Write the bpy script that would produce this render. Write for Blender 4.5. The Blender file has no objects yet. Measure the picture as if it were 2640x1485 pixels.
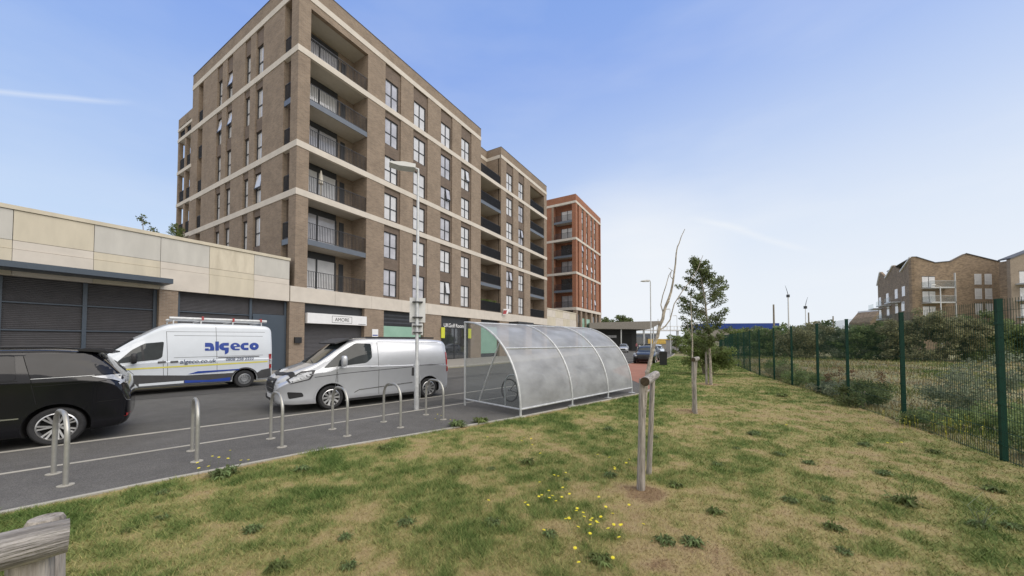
import bpy, bmesh, math, random
import numpy as np
from mathutils import Vector, Matrix
from mathutils.bvhtree import BVHTree
from mathutils.geometry import tessellate_polygon
R = math.radians
random.seed(7)
sc = bpy.context.scene
COL = sc.collection
# ------------------------------------------------------------------ camera
cam = bpy.data.cameras.new("camera"); co = bpy.data.objects.new("camera", cam); COL.objects.link(co)
cam.sensor_width = 36; cam.lens = 36*910/2640; cam.shift_y = (855.6-742.5)/2640
cam.clip_start = .05; cam.clip_end = 2000
co.location = (0, 0, 1.8); co.rotation_euler = (R(91.6), 0, 0)
sc.camera = co
# ------------------------------------------------------------------ sky, sun, exposure
SUN_EL, SUN_AZ = 48, 118          # azimuth clockwise from +Y (camera direction)
w = bpy.data.worlds.new("World"); sc.world = w; w.use_nodes = True
nt = w.node_tree; N = nt.nodes; Lk = nt.links; N.clear()
def nd(t, **k):
    n = N.new(t)
    for a, b in k.items(): setattr(n, a, b)
    return n
def vm(op, a, b=None):
    n = nd('ShaderNodeVectorMath', operation=op)
    Lk.new(a, n.inputs[0])
    if b is not None:
        if isinstance(b, (tuple, list)): n.inputs[1].default_value = b
        else: Lk.new(b, n.inputs[1])
    return n
def mth(op, a, b=0.0, clamp=False):
    n = nd('ShaderNodeMath', operation=op); n.use_clamp = clamp
    for i, q in enumerate((a, b)):
        if isinstance(q, (int, float)): n.inputs[i].default_value = q
        else: Lk.new(q, n.inputs[i])
    return n.outputs[0]
out = nd('ShaderNodeOutputWorld'); bg = nd('ShaderNodeBackground'); bg.inputs[1].default_value = .12
sky = nd('ShaderNodeTexSky', sky_type='NISHITA'); sky.sun_disc = False
sky.sun_elevation = R(SUN_EL); sky.sun_rotation = R(SUN_AZ); sky.air_density = 1.0; sky.dust_density = 1.2; sky.ozone_density = 2.0
tc = nd('ShaderNodeTexCoord'); dirn = vm('NORMALIZE', tc.outputs['Generated']).outputs[0]
sx = nd('ShaderNodeSeparateXYZ'); Lk.new(dirn, sx.inputs[0])
# thin high haze and cirrus, whiter towards the horizon
mp = nd('ShaderNodeMapping'); mp.inputs['Scale'].default_value = (1.6, 1.6, 6.0); Lk.new(dirn, mp.inputs[0])
no = nd('ShaderNodeTexNoise'); no.inputs['Scale'].default_value = 1.7; no.inputs['Detail'].default_value = 7; no.inputs['Roughness'].default_value = .5
Lk.new(mp.outputs[0], no.inputs['Vector'])
rp = nd('ShaderNodeMapRange'); rp.inputs[1].default_value = .44; rp.inputs[2].default_value = .80; rp.inputs[3].default_value = 0; rp.inputs[4].default_value = .30
Lk.new(no.outputs[0], rp.inputs[0])
el = nd('ShaderNodeMapRange', interpolation_type='SMOOTHSTEP'); el.inputs[1].default_value = .80; el.inputs[2].default_value = .05; el.inputs[3].default_value = .0; el.inputs[4].default_value = .75
Lk.new(sx.outputs[2], el.inputs[0])
rt = nd('ShaderNodeMapRange'); rt.inputs[1].default_value = -.8; rt.inputs[2].default_value = .55; rt.inputs[3].default_value = .10; rt.inputs[4].default_value = 1.0
Lk.new(sx.outputs[0], rt.inputs[0])
fac = mth('MULTIPLY', el.outputs[0], rt.outputs[0], True)
def streak(n, u, lo, hi, wd, amp):
    # a contrail: narrow band round one great circle, between two directions
    n = Vector(n).normalized(); u = Vector(u).normalized()
    wob = mth('MULTIPLY', mth('SUBTRACT', no.outputs[0], .5), .03)
    d = mth('ABSOLUTE', mth('ADD', vm('DOT_PRODUCT', dirn, tuple(n)).outputs['Value'], wob))
    a = mth('SUBTRACT', 1.0, mth('DIVIDE', d, wd), True)
    t = vm('DOT_PRODUCT', dirn, tuple(u)).outputs['Value']
    e1 = nd('ShaderNodeMapRange', interpolation_type='SMOOTHSTEP'); e1.inputs[1].default_value = lo; e1.inputs[2].default_value = hi
    Lk.new(t, e1.inputs[0])
    return mth('MULTIPLY', mth('MULTIPLY', a, e1.outputs[0]), amp)
def rayd(u, v):
    a = (u-1320)/910; b = -(v-855.6)/910; p = R(1.6)
    return Vector((a, math.cos(p)-b*math.sin(p), math.sin(p)+b*math.cos(p))).normalized()
a1, a2 = rayd(0, 246), rayd(330, 272)
h1 = a1.angle(a2); s1 = streak(a1.cross(a2), a1, math.cos(h1*1.15), math.cos(h1*.5), .006, .32)
a3, a4 = rayd(1800, 570), rayd(2080, 640)
h2 = a3.angle(a4); s2 = streak(a3.cross(a4), (a3+a4)/2, math.cos(h2*.65), math.cos(h2*.2), .010, .16)
# one soft bank of cloud low over the far end of the road
cb = vm('DOT_PRODUCT', dirn, tuple(rayd(1600, 715))).outputs['Value']
cbr = nd('ShaderNodeMapRange', interpolation_type='SMOOTHSTEP'); cbr.inputs[1].default_value = .955; cbr.inputs[2].default_value = 1.0; cbr.inputs[4].default_value = .32
Lk.new(cb, cbr.inputs[0])
fac = mth('ADD', fac, mth('MULTIPLY', rp.outputs[0], .5))
fac = mth('ADD', mth('ADD', fac, s1), mth('ADD', s2, cbr.outputs[0]))
facc = mth('MINIMUM', fac, .97)
mx = nd('ShaderNodeMix', data_type='RGBA'); Lk.new(facc, mx.inputs[0])
gr = nd('ShaderNodeValToRGB'); ge = gr.color_ramp.elements
stops = [(0, (.80, .88, .99)), (.10, (.74, .84, .99)), (.24, (.57, .73, .99)), (.42, (.36, .55, .97)), (.60, (.265, .44, .94)), (.8, (.25, .42, .90))]
while len(ge) < len(stops): ge.new(.5)
for q_, (p_, c_) in zip(ge, stops): q_.position = p_; q_.color = (*c_, 1)
Lk.new(sx.outputs[2], gr.inputs[0])
sc8 = nd('ShaderNodeMix', data_type='RGBA', blend_type='MULTIPLY'); sc8.inputs[0].default_value = 1; sc8.inputs[7].default_value = (8.33, 8.33, 8.33, 1); Lk.new(gr.outputs[0], sc8.inputs[6])
hs = nd('ShaderNodeMix', data_type='RGBA'); hs.inputs[0].default_value = .82; Lk.new(sky.outputs[0], hs.inputs[6]); Lk.new(sc8.outputs[2], hs.inputs[7])
Lk.new(hs.outputs[2], mx.inputs[6]); mx.inputs[7].default_value = (7.3, 7.6, 8.0, 1)
# unseen white cloud added overhead and behind the viewer to soften and neutralise light
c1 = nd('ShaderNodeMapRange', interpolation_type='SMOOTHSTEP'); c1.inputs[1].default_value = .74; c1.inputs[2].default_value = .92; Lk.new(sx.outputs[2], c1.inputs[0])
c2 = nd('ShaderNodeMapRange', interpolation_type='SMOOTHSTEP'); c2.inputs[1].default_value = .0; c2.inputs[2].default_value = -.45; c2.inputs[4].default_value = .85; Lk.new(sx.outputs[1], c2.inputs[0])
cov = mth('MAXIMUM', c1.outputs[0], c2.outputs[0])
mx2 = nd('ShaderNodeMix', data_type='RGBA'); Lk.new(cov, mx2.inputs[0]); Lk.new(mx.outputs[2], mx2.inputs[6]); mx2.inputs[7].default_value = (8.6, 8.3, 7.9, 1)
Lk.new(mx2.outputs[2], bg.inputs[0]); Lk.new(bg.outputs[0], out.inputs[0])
sl = bpy.data.lights.new("sun", 'SUN'); sl.energy = 2.1; sl.angle = R(55); sl.color = (1, .93, .84)
so = bpy.data.objects.new("sun", sl); COL.objects.link(so)
az = R(SUN_AZ); sdir = Vector((math.sin(az)*math.cos(R(SUN_EL)), math.cos(az)*math.cos(R(SUN_EL)), math.sin(R(SUN_EL))))
so.rotation_euler = sdir.to_track_quat('Z', 'Y').to_euler()
sc.view_settings.view_transform = 'Standard'; sc.view_settings.look = 'None'; sc.view_settings.gamma = 1
sc.view_settings.exposure = 0.0
sc.render.engine = 'CYCLES'
try:
    sc.cycles.max_bounces = 8; sc.cycles.transparent_max_bounces = 24
except Exception: pass
# ------------------------------------------------------------------ helpers
def tag(o, label=None, cat=None, group=None, kind=None):
    if label: o['label'] = label
    if cat: o['category'] = cat
    if group: o['group'] = group
    if kind: o['kind'] = kind
    return o
def empty(name, loc=(0, 0, 0), rz=0, label=None, cat=None, group=None):
    o = bpy.data.objects.new(name, None); COL.objects.link(o); o.location = loc; o.rotation_euler = (0, 0, rz)
    o.empty_display_size = .2
    return tag(o, label, cat, group)
def cp(o, parent=None):
    c = o.copy(); COL.objects.link(c); c.parent = parent
    for ch in list(o.children): cp(ch, c)
    return c
class MB:
    def __init__(s): s.v = []; s.f = []; s.m = []
    def add(s, vs, fs, m=0):
        b = len(s.v); s.v += [tuple(x) for x in vs]
        for f in fs: s.f.append(tuple(b+i for i in f)); s.m.append(m)
        return s
    def box(s, x0, x1, y0, y1, z0, z1, m=0):
        return s.add([(x0,y0,z0),(x1,y0,z0),(x1,y1,z0),(x0,y1,z0),(x0,y0,z1),(x1,y0,z1),(x1,y1,z1),(x0,y1,z1)],
                     [(0,3,2,1),(4,5,6,7),(0,1,5,4),(1,2,6,5),(2,3,7,6),(3,0,4,7)], m)
    def tube(s, pts, rs, n=10, m=0, caps=True):
        pts = [Vector(p) for p in pts]
        if not isinstance(rs, (list, tuple)): rs = [rs]*len(pts)
        vs = []; prev = None
        for i, p in enumerate(pts):
            d = (pts[min(i+1, len(pts)-1)]-pts[max(i-1, 0)]).normalized()
            if prev is None:
                a = d.cross(Vector((0, 0, 1)) if abs(d.z) < .9 else Vector((1, 0, 0))).normalized()
            else:
                a = (prev-d*prev.dot(d)).normalized()
            prev = a; b = d.cross(a)
            for k in range(n):
                t = 2*math.pi*k/n; vs.append(p+(a*math.cos(t)+b*math.sin(t))*rs[i])
        fs = [(i*n+k, i*n+(k+1) % n, (i+1)*n+(k+1) % n, (i+1)*n+k) for i in range(len(pts)-1) for k in range(n)]
        if caps: fs += [tuple(range(n))[::-1], tuple((len(pts)-1)*n+k for k in range(n))]
        return s.add(vs, fs, m)
    def lathe(s, prof, c=(0, 0, 0), axis='z', n=24, m=0):
        vs = []
        for r, h in prof:
            for k in range(n):
                t = 2*math.pi*k/n; a, b = r*math.cos(t), r*math.sin(t)
                q = (a, b, h) if axis == 'z' else ((a, h, b) if axis == 'y' else (h, a, b))
                vs.append((q[0]+c[0], q[1]+c[1], q[2]+c[2]))
        fs = [(i*n+k, i*n+(k+1) % n, (i+1)*n+(k+1) % n, (i+1)*n+k) for i in range(len(prof)-1) for k in range(n)]
        return s.add(vs, fs, m)
    def prism(s, pts, a, b, axis='y', m=0):
        # pts: 2D outline; extruded along axis from a to b
        def P(p, h): return (p[0], h, p[1]) if axis == 'y' else ((p[0], p[1], h) if axis == 'z' else (h, p[0], p[1]))
        n = len(pts); vs = [P(p, a) for p in pts]+[P(p, b) for p in pts]
        return s.add(vs, [tuple(range(n)), tuple(range(2*n-1, n-1, -1))]+[(i, i+n, (i+1) % n+n, (i+1) % n) for i in range(n)], m)
    def build(s, name, mats, parent=None, smooth=False, loc=None, rz=None, fix=True):
        me = bpy.data.meshes.new(name); me.from_pydata(s.v, [], s.f)
        if not isinstance(mats, (list, tuple)): mats = [mats]
        for m in mats: me.materials.append(m)
        if len(mats) > 1: me.polygons.foreach_set('material_index', s.m)
        if fix:
            bm = bmesh.new(); bm.from_mesh(me); bmesh.ops.recalc_face_normals(bm, faces=bm.faces); bm.to_mesh(me); bm.free()
        if smooth:
            me.polygons.foreach_set('use_smooth', [True]*len(me.polygons))
            try: me.set_sharp_from_angle(angle=R(38))
            except Exception: pass
        me.update()
        o = bpy.data.objects.new(name, me); COL.objects.link(o)
        if parent: o.parent = parent
        if loc: o.location = loc
        if rz: o.rotation_euler = (0, 0, rz)
        return o
def npmesh(name, verts, faces_n, mats, parent=None, k=4, attr=None, smooth=False):
    me = bpy.data.meshes.new(name); nv = len(verts); nf = faces_n
    me.vertices.add(nv); me.vertices.foreach_set('co', np.asarray(verts, dtype=np.float32).ravel())
    me.loops.add(nf*k); me.loops.foreach_set('vertex_index', np.arange(nf*k, dtype=np.int32))
    me.polygons.add(nf); me.polygons.foreach_set('loop_start', np.arange(0, nf*k, k, dtype=np.int32))
    try: me.polygons.foreach_set('loop_total', np.full(nf, k, dtype=np.int32))
    except Exception: pass
    me.update(calc_edges=True)
    if attr is not None:
        a = me.attributes.new('patch', 'FLOAT', 'POINT'); a.data.foreach_set('value', np.asarray(attr, dtype=np.float32))
    for m in (mats if isinstance(mats, (list, tuple)) else [mats]): me.materials.append(m)
    o = bpy.data.objects.new(name, me); COL.objects.link(o)
    if parent: o.parent = parent
    return o
# ------------------------------------------------------------------ materials
def newmat(name):
    m = bpy.data.materials.new(name); m.use_nodes = True
    return m, m.node_tree, m.node_tree.nodes['Principled BSDF']
def ramp(t, stops):
    r = t.nodes.new('ShaderNodeValToRGB'); e = r.color_ramp.elements
    while len(e) < len(stops): e.new(.5)
    for q, (p, c) in zip(e, stops): q.position = p; q.color = (*c, 1)
    return r
def mat(name, c, rough=.6, metal=0, var=.12, scale=4, c2=None, bump=0, bscale=60, spec=.5, coat=0, stretch=None, island=0):
    m, t, b = newmat(name)
    b.inputs['Roughness'].default_value = rough; b.inputs['Metallic'].default_value = metal
    b.inputs['Specular IOR Level'].default_value = spec; b.inputs['Coat Weight'].default_value = coat; b.inputs['Coat Roughness'].default_value = .03
    tcn = t.nodes.new('ShaderNodeTexCoord'); mpn = t.nodes.new('ShaderNodeMapping'); t.links.new(tcn.outputs['Object'], mpn.inputs[0])
    if stretch: mpn.inputs['Scale'].default_value = stretch
    n = t.nodes.new('ShaderNodeTexNoise'); n.inputs['Scale'].default_value = scale; n.inputs['Detail'].default_value = 6; n.inputs['Roughness'].default_value = .6
    t.links.new(mpn.outputs[0], n.inputs['Vector'])
    lo = tuple(x*(1-var) for x in c); hi = tuple(min(1, x*(1+var)) for x in (c2 or c))
    r = ramp(t, [(.3, lo), (.7, hi)]); t.links.new(n.outputs[0], r.inputs[0])
    last = r.outputs[0]
    if island:
        g = t.nodes.new('ShaderNodeNewGeometry'); hv = t.nodes.new('ShaderNodeHueSaturation'); mr = t.nodes.new('ShaderNodeMapRange')
        mr.inputs[3].default_value = 1-island; mr.inputs[4].default_value = 1+island
        t.links.new(g.outputs['Random Per Island'], mr.inputs[0]); t.links.new(mr.outputs[0], hv.inputs['Value'])
        mr2 = t.nodes.new('ShaderNodeMapRange'); mr2.inputs[3].default_value = .485; mr2.inputs[4].default_value = .512
        t.links.new(g.outputs['Random Per Island'], mr2.inputs[0]); t.links.new(mr2.outputs[0], hv.inputs['Hue'])
        t.links.new(last, hv.inputs['Color']); last = hv.outputs[0]
    t.links.new(last, b.inputs['Base Color'])
    if bump:
        n2 = t.nodes.new('ShaderNodeTexNoise'); n2.inputs['Scale'].default_value = bscale; n2.inputs['Detail'].default_value = 4
        t.links.new(mpn.outputs[0], n2.inputs['Vector']); bp = t.nodes.new('ShaderNodeBump'); bp.inputs['Strength'].default_value = bump; bp.inputs['Distance'].default_value = .01
        t.links.new(n2.outputs[0], bp.inputs['Height']); t.links.new(bp.outputs[0], b.inputs['Normal'])
    return m
def brick(name, c1, c2, mortar, bw=.225, rh=.075, stain=.18):
    m, t, b = newmat(name); b.inputs['Roughness'].default_value = .85; b.inputs['Specular IOR Level'].default_value = .25
    tcn = t.nodes.new('ShaderNodeTexCoord'); s = t.nodes.new('ShaderNodeSeparateXYZ'); t.links.new(tcn.outputs['Object'], s.inputs[0])
    ad = t.nodes.new('ShaderNodeMath'); t.links.new(s.outputs[0], ad.inputs[0]); t.links.new(s.outputs[1], ad.inputs[1])
    cb_ = t.nodes.new('ShaderNodeCombineXYZ'); t.links.new(ad.outputs[0], cb_.inputs[0]); t.links.new(s.outputs[2], cb_.inputs[1])
    br = t.nodes.new('ShaderNodeTexBrick'); br.inputs['Scale'].default_value = 1; br.inputs['Brick Width'].default_value = bw; br.inputs['Row Height'].default_value = rh
    br.inputs['Mortar Size'].default_value = .006; br.inputs['Color1'].default_value = (*c1, 1); br.inputs['Color2'].default_value = (*c2, 1); br.inputs['Mortar'].default_value = (*mortar, 1)
    t.links.new(cb_.outputs[0], br.inputs['Vector'])
    n = t.nodes.new('ShaderNodeTexNoise'); n.inputs['Scale'].default_value = .9; n.inputs['Detail'].default_value = 9; n.inputs['Roughness'].default_value = .72; t.links.new(tcn.outputs['Object'], n.inputs['Vector'])
    r = ramp(t, [(.25, (1-stain,)*3), (.75, (1+stain,)*3)]); t.links.new(n.outputs[0], r.inputs[0])
    mxn = t.nodes.new('ShaderNodeMix'); mxn.data_type = 'RGBA'; mxn.blend_type = 'MULTIPLY'; mxn.inputs[0].default_value = 1
    t.links.new(br.outputs['Color'], mxn.inputs[6]); t.links.new(r.outputs[0], mxn.inputs[7]); t.links.new(mxn.outputs[2], b.inputs['Base Color'])
    bp = t.nodes.new('ShaderNodeBump'); bp.inputs['Strength'].default_value = .25; bp.inputs['Distance'].default_value = .006; bp.invert = True
    t.links.new(br.outputs['Fac'], bp.inputs['Height']); t.links.new(bp.outputs[0], b.inputs['Normal'])
    return m
M = {}
M['brick'] = brick('brown_brick', (.30, .228, .166), (.235, .178, .13), (.31, .275, .235), stain=.24)
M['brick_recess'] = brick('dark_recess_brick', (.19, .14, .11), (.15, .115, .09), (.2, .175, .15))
M['brick_red'] = brick('red_brick', (.36, .145, .075), (.30, .115, .062), (.33, .25, .2))
M['brick_far'] = brick('gabled_block_brick', (.33, .245, .165), (.21, .155, .108), (.32, .28, .22), .45, .15, .32)
M['brick_pale'] = brick('pale_block_brick', (.33, .27, .21), (.27, .22, .17), (.36, .31, .26))
M['stone'] = mat('cast_stone', (.63, .575, .50), .8, var=.08, scale=1.3, bump=.1, bscale=90)
M['stone_a'] = mat('cream_panel', (.60, .54, .42), .8, var=.10, scale=1.1, bump=.1, bscale=90, stretch=(1.8, 1.8, .45))
M['stone_b'] = mat('yellow_stained_panel', (.60, .53, .40), .8, var=.16, scale=1.5, c2=(.64, .58, .46), bump=.1, bscale=90, stretch=(1.8, 1.8, .45))
M['stone_c'] = mat('grey_panel', (.54, .52, .47), .8, var=.08, scale=1.3, bump=.1, bscale=90, stretch=(1.8, 1.8, .45))
M['joint'] = mat('dark_joint', (.10, .09, .08), .9)
M['soffit'] = mat('soffit_board', (.50, .46, .40), .85, var=.05)
M['dark'] = mat('dark_grey_metal', (.035, .037, .042), .45, var=.15, scale=2)
M['bluegrey'] = mat('blue_grey_metal', (.12, .14, .17), .4, var=.06, scale=2)
M['canopyblue'] = mat('dark_blue_metal', (.055, .075, .10), .4, var=.06, scale=2)
M['shutter'] = mat('roller_shutter', (.075, .073, .078), .5, var=.12, scale=3)
M['glass_light'] = mat('curtained_glass', (.66, .66, .67), .08, var=.12, scale=1.2, coat=.5)
M['glass_mid'] = mat('blind_glass', (.48, .48, .52), .05, var=.2, scale=1.4, coat=.7)
M['glass_dark'] = mat('dark_glass', (.04, .045, .05), .04, var=.4, scale=1.5, coat=1, spec=.9)
M['glass_green'] = mat('green_frosted_glass', (.26, .44, .34), .25, var=.06, scale=.7, c2=(.30, .48, .38), spec=.6)
M['asphalt'] = mat('asphalt', (.115, .11, .107), .88, var=.10, scale=.8, bump=.5, bscale=260, spec=.3)
M['footway'] = mat('footway_asphalt', (.135, .127, .122), .88, var=.12, scale=1.1, bump=.5, bscale=260, spec=.3)
def tarmac(name, c):
    m = mat(name, c, .88, var=.16, scale=.45, bump=.6, bscale=220, spec=.3); t = m.node_tree; b = t.nodes['Principled BSDF']; src = b.inputs['Base Color'].links[0].from_socket
    tcn = t.nodes.new('ShaderNodeTexCoord'); n = t.nodes.new('ShaderNodeTexNoise'); n.inputs['Scale'].default_value = 95; n.inputs['Detail'].default_value = 3; t.links.new(tcn.outputs['Object'], n.inputs['Vector'])
    n2 = t.nodes.new('ShaderNodeTexNoise'); n2.inputs['Scale'].default_value = 2.6; n2.inputs['Detail'].default_value = 8; n2.inputs['Roughness'].default_value = .75; t.links.new(tcn.outputs['Object'], n2.inputs['Vector'])
    r = ramp(t, [(.3, (.62,)*3), (.52, (1.0,)*3), (.72, (1.5,)*3)]); t.links.new(n.outputs[0], r.inputs[0]); r2 = ramp(t, [(.35, (.86,)*3), (.6, (1.04,)*3)]); t.links.new(n2.outputs[0], r2.inputs[0])
    for q in (r, r2):
        mm = t.nodes.new('ShaderNodeMix'); mm.data_type = 'RGBA'; mm.blend_type = 'MULTIPLY'; mm.inputs[0].default_value = 1; t.links.new(src, mm.inputs[6]); t.links.new(q.outputs[0], mm.inputs[7]); src = mm.outputs[2]
    t.links.new(src, b.inputs['Base Color']); return m
M['asphalt'] = tarmac('asphalt', (.118, .115, .108)); M['footway'] = tarmac('footway_asphalt', (.132, .127, .12))
M['tar_patch'] = tarmac('repair_patch', (.085, .083, .08))
M['kerb'] = mat('concrete_kerb', (.40, .38, .33), .85, var=.15, scale=3, bump=.3)
M['farpave'] = mat('pale_paving', (.29, .27, .24), .85, var=.1, scale=.9)
M['redpave'] = brick('red_block_paving', (.36, .17, .12), (.30, .14, .10), (.25, .2, .17), .2, .1)
M['galv'] = mat('galvanised_steel', (.56, .57, .57), .5, metal=.4, var=.15, scale=9)
M['steel'] = mat('brushed_stand_steel', (.47, .46, .42), .42, metal=.7, var=.10, scale=12)
M['white'] = mat('white_paint', (.80, .80, .80), .4, var=.04)
M['signback'] = mat('sign_back_grey', (.70, .70, .69), .55, var=.05)
M['black'] = mat('black_plastic', (.018, .018, .02), .5, var=.2)
M['fence'] = mat('green_powder_coat', (.003, .042, .026), .55, var=.15, scale=6, spec=.3)
M['wood'] = mat('weathered_timber', (.25, .22, .19), .9, var=.45, scale=6, c2=(.36, .325, .285), bump=1.0, bscale=14, stretch=(8, 8, .7))
M['wood_x'] = mat('weathered_log', (.24, .22, .20), .9, var=.50, scale=5, c2=(.36, .335, .31), bump=1.4, bscale=16, stretch=(.9, 14, 14))
M['endgrain'] = mat('dark_end_grain', (.07, .05, .03), .95, var=.4, scale=30)
M['bark'] = mat('tree_bark', (.17, .14, .11), .95, var=.4, scale=14, c2=(.3, .26, .2), bump=.8, bscale=40)
M['bark_pale'] = mat('dead_bark', (.30, .26, .21), .95, var=.45, scale=16, c2=(.42, .37, .3), bump=.8, bscale=40)
M['tyre'] = mat('tyre_rubber', (.022, .022, .023), .8, var=.3, scale=20)
M['alloy'] = mat('alloy_rim', (.62, .62, .62), .3, metal=.85, var=.05)
M['steelrim'] = mat('steel_rim', (.33, .34, .35), .45, metal=.6, var=.1)
M['silver'] = mat('silver_car_paint', (.56, .575, .60), .33, metal=.45, var=.03, coat=1)
M['vanwhite'] = mat('white_van_paint', (.66, .70, .74), .35, var=.03, coat=.7)
M['carblack'] = mat('black_car_paint', (.006, .006, .008), .10, var=.1, coat=0, spec=.5)
M['carglass'] = mat('car_glass', (.028, .034, .036), .03, var=.5, scale=1.8, coat=0, spec=.45)
M['tintglass'] = mat('tinted_glass', (.016, .016, .018), .05, var=.2, coat=0, spec=.35)
M['trim'] = mat('grey_trim_plastic', (.05, .05, .052), .6, var=.15, scale=8)
M['liner'] = mat('arch_liner', (.008, .008, .008), .95)
M['seam'] = mat('panel_gap', (.09, .09, .095), .8)
M['chrome'] = mat('bright_trim', (.6, .6, .6), .2, metal=1, var=.02)
M['lens'] = mat('headlight_lens', (.45, .46, .47), .08, var=.35, scale=9, coat=1)
M['redlens'] = mat('red_lens', (.35, .02, .02), .15, var=.2, coat=1)
M['logo'] = mat('blue_vinyl', (.018, .055, .30), .4, var=.04)
M['navy'] = mat('navy_vinyl', (.05, .07, .13), .5, var=.05)
M['yellow'] = mat('yellow_vinyl', (.72, .66, .14), .5, var=.04)
M['yellowsign'] = mat('yellow_sign', (.62, .64, .05), .5, var=.05)
M['ochre'] = mat('ochre_banner', (.62, .42, .10), .7, var=.25, scale=2)
M['roofgrey'] = mat('brown_grey_roof', (.27, .25, .22), .8, var=.15)
M['orange'] = mat('orange_board', (.55, .30, .13), .8, var=.1)
M['leaf_d'] = mat('dark_leaf', (0.122, 0.152, 0.061), .55, var=.3, scale=1.5, c2=(0.183, 0.220, 0.091), island=.45)
M['leaf_t'] = mat('tree_leaf', (.125, .155, .062), .55, var=.3, scale=1.5, c2=(.175, .21, .085), island=.45)
M['leaf_m'] = mat('mid_leaf', (0.177, 0.226, 0.091), .55, var=.3, scale=1.5, c2=(0.244, 0.305, 0.122), island=.45)
M['leaf_b'] = mat('bright_leaf', (.15, .20, .06), .55, var=.25, scale=1.5, c2=(.21, .26, .09), island=.4)
M['leaf_o'] = mat('olive_leaf', (0.244, 0.238, 0.128), .6, var=.3, scale=1.2, c2=(0.329, 0.317, 0.183), island=.5)
M['leaf_g'] = mat('grey_green_leaf', (0.232, 0.268, 0.171), .6, var=.2, c2=(0.281, 0.305, 0.207), island=.4)
M['leaf_r'] = mat('rusty_dock', (.20, .09, .04), .7, var=.3, island=.4)
M['weed'] = mat('weed_leaf', (.15, .21, .08), .6, var=.25, c2=(.21, .27, .11), island=.45)
M['petal'] = mat('yellow_petal', (.80, .70, .04), .5, var=.05)
M['blossom'] = mat('pale_blossom', (.45, .45, .38), .7, var=.1, island=.3)
for k in ('leaf_t', 'leaf_d', 'leaf_m', 'leaf_b', 'leaf_o', 'leaf_g', 'weed'):
    t = M[k].node_tree; pb = t.nodes['Principled BSDF']; pb.inputs['Specular IOR Level'].default_value = .25
    trn = t.nodes.new('ShaderNodeBsdfTranslucent'); mxl = t.nodes.new('ShaderNodeMixShader'); mxl.inputs[0].default_value = .48
    src = pb.inputs['Base Color'].links[0].from_socket; t.links.new(src, trn.inputs[0]); t.links.new(pb.outputs[0], mxl.inputs[1]); t.links.new(trn.outputs[0], mxl.inputs[2])
    t.links.new(mxl.outputs[0], t.nodes['Material Output'].inputs[0])
M['skin'] = mat('skin', (.5, .32, .24), .6)
M['pink'] = mat('pink_cloth', (.55, .22, .24), .9)
M['jean'] = mat('dark_cloth', (.04, .045, .07), .9)
M['blueclad'] = mat('blue_cladding', (.012, .05, .27), .5, var=.1, scale=.3)
M['slate'] = mat('slate_roof', (.10, .105, .12), .7, var=.15)
M['cream'] = mat('cream_fabric', (.6, .56, .48), .9)
# clear scratched polycarbonate
def poly_mat(name, alpha, col, rough, k=.5):
    m = bpy.data.materials.new(name); m.use_nodes = True; t = m.node_tree; t.nodes.clear()
    o = t.nodes.new('ShaderNodeOutputMaterial'); p = t.nodes.new('ShaderNodeBsdfPrincipled'); tr = t.nodes.new('ShaderNodeBsdfTransparent')
    p.inputs['Base Color'].default_value = (*col, 1); p.inputs['Roughness'].default_value = rough; p.inputs['Specular IOR Level'].default_value = .6
    tr.inputs[0].default_value = (.93, .95, .95, 1)
    mxs = t.nodes.new('ShaderNodeMixShader')
    tcn = t.nodes.new('ShaderNodeTexCoord'); n = t.nodes.new('ShaderNodeTexNoise'); n.inputs['Scale'].default_value = 1.6; n.inputs['Detail'].default_value = 6
    mp_ = t.nodes.new('ShaderNodeMapping'); mp_.inputs['Scale'].default_value = (1, 1, 1.8); t.links.new(tcn.outputs['Object'], mp_.inputs[0]); t.links.new(mp_.outputs[0], n.inputs['Vector'])
    mr = t.nodes.new('ShaderNodeMapRange'); mr.inputs[1].default_value = .3; mr.inputs[2].default_value = .7
    mr.inputs[3].default_value = alpha*(1-k*.5); mr.inputs[4].default_value = min(1, alpha*(1+k*.5)); t.links.new(n.outputs[0], mr.inputs[0])
    t.links.new(mr.outputs[0], mxs.inputs[0]); t.links.new(tr.outputs[0], mxs.inputs[1]); t.links.new(p.outputs[0], mxs.inputs[2]); t.links.new(mxs.outputs[0], o.inputs[0])
    bp = t.nodes.new('ShaderNodeBump'); bp.inputs['Strength'].default_value = .35; bp.inputs['Distance'].default_value = .05
    t.links.new(n.outputs[0], bp.inputs['Height']); t.links.new(bp.outputs[0], p.inputs['Normal'])
    return m
M['poly'] = poly_mat('cloudy_polycarbonate', .70, (.40, .405, .41), .3, .4)
M['polyclear'] = poly_mat('clear_polycarbonate', .14, (.35, .36, .36), .15)
# ------------------------------------------------------------------ street frame: s runs along the road, n across it
Q = math.sqrt(.5)
def W(s, n): return ((s+n)*Q, (s-n)*Q)
def SN(x, y): return ((x+y)*Q, (x-y)*Q)
def interp(tab):
    xs = [a for a, _ in tab]; ys = [b for _, b in tab]
    return lambda s: float(np.interp(s, xs, ys))
def smooth_tab(tab, st=1.0):
    f = interp(tab); xs = np.arange(tab[0][0], tab[-1][0]+st, st)
    ys = [np.mean([f(x+d) for d in (-3, -1.5, 0, 1.5, 3)]) for x in xs]
    return lambda s: float(np.interp(s, xs, ys))
off = smooth_tab([(-60, 0), (8, 0), (14, -.4), (20, -1.7), (27, -3.7), (40, -7.8), (52, -11.8), (66, -16), (100, -27), (170, -50)])
edge = interp([(-60, -6.3), (-5, -6.3), (0, -6.45), (2, -6.38), (4, -6.12), (6, -5.84), (12.3, -5.5), (14, -6.0), (17, -7.6), (20.8, -9.4), (28, -12.2), (38, -14.9), (45, -17), (60, -22), (100, -34), (170, -57)])
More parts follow.
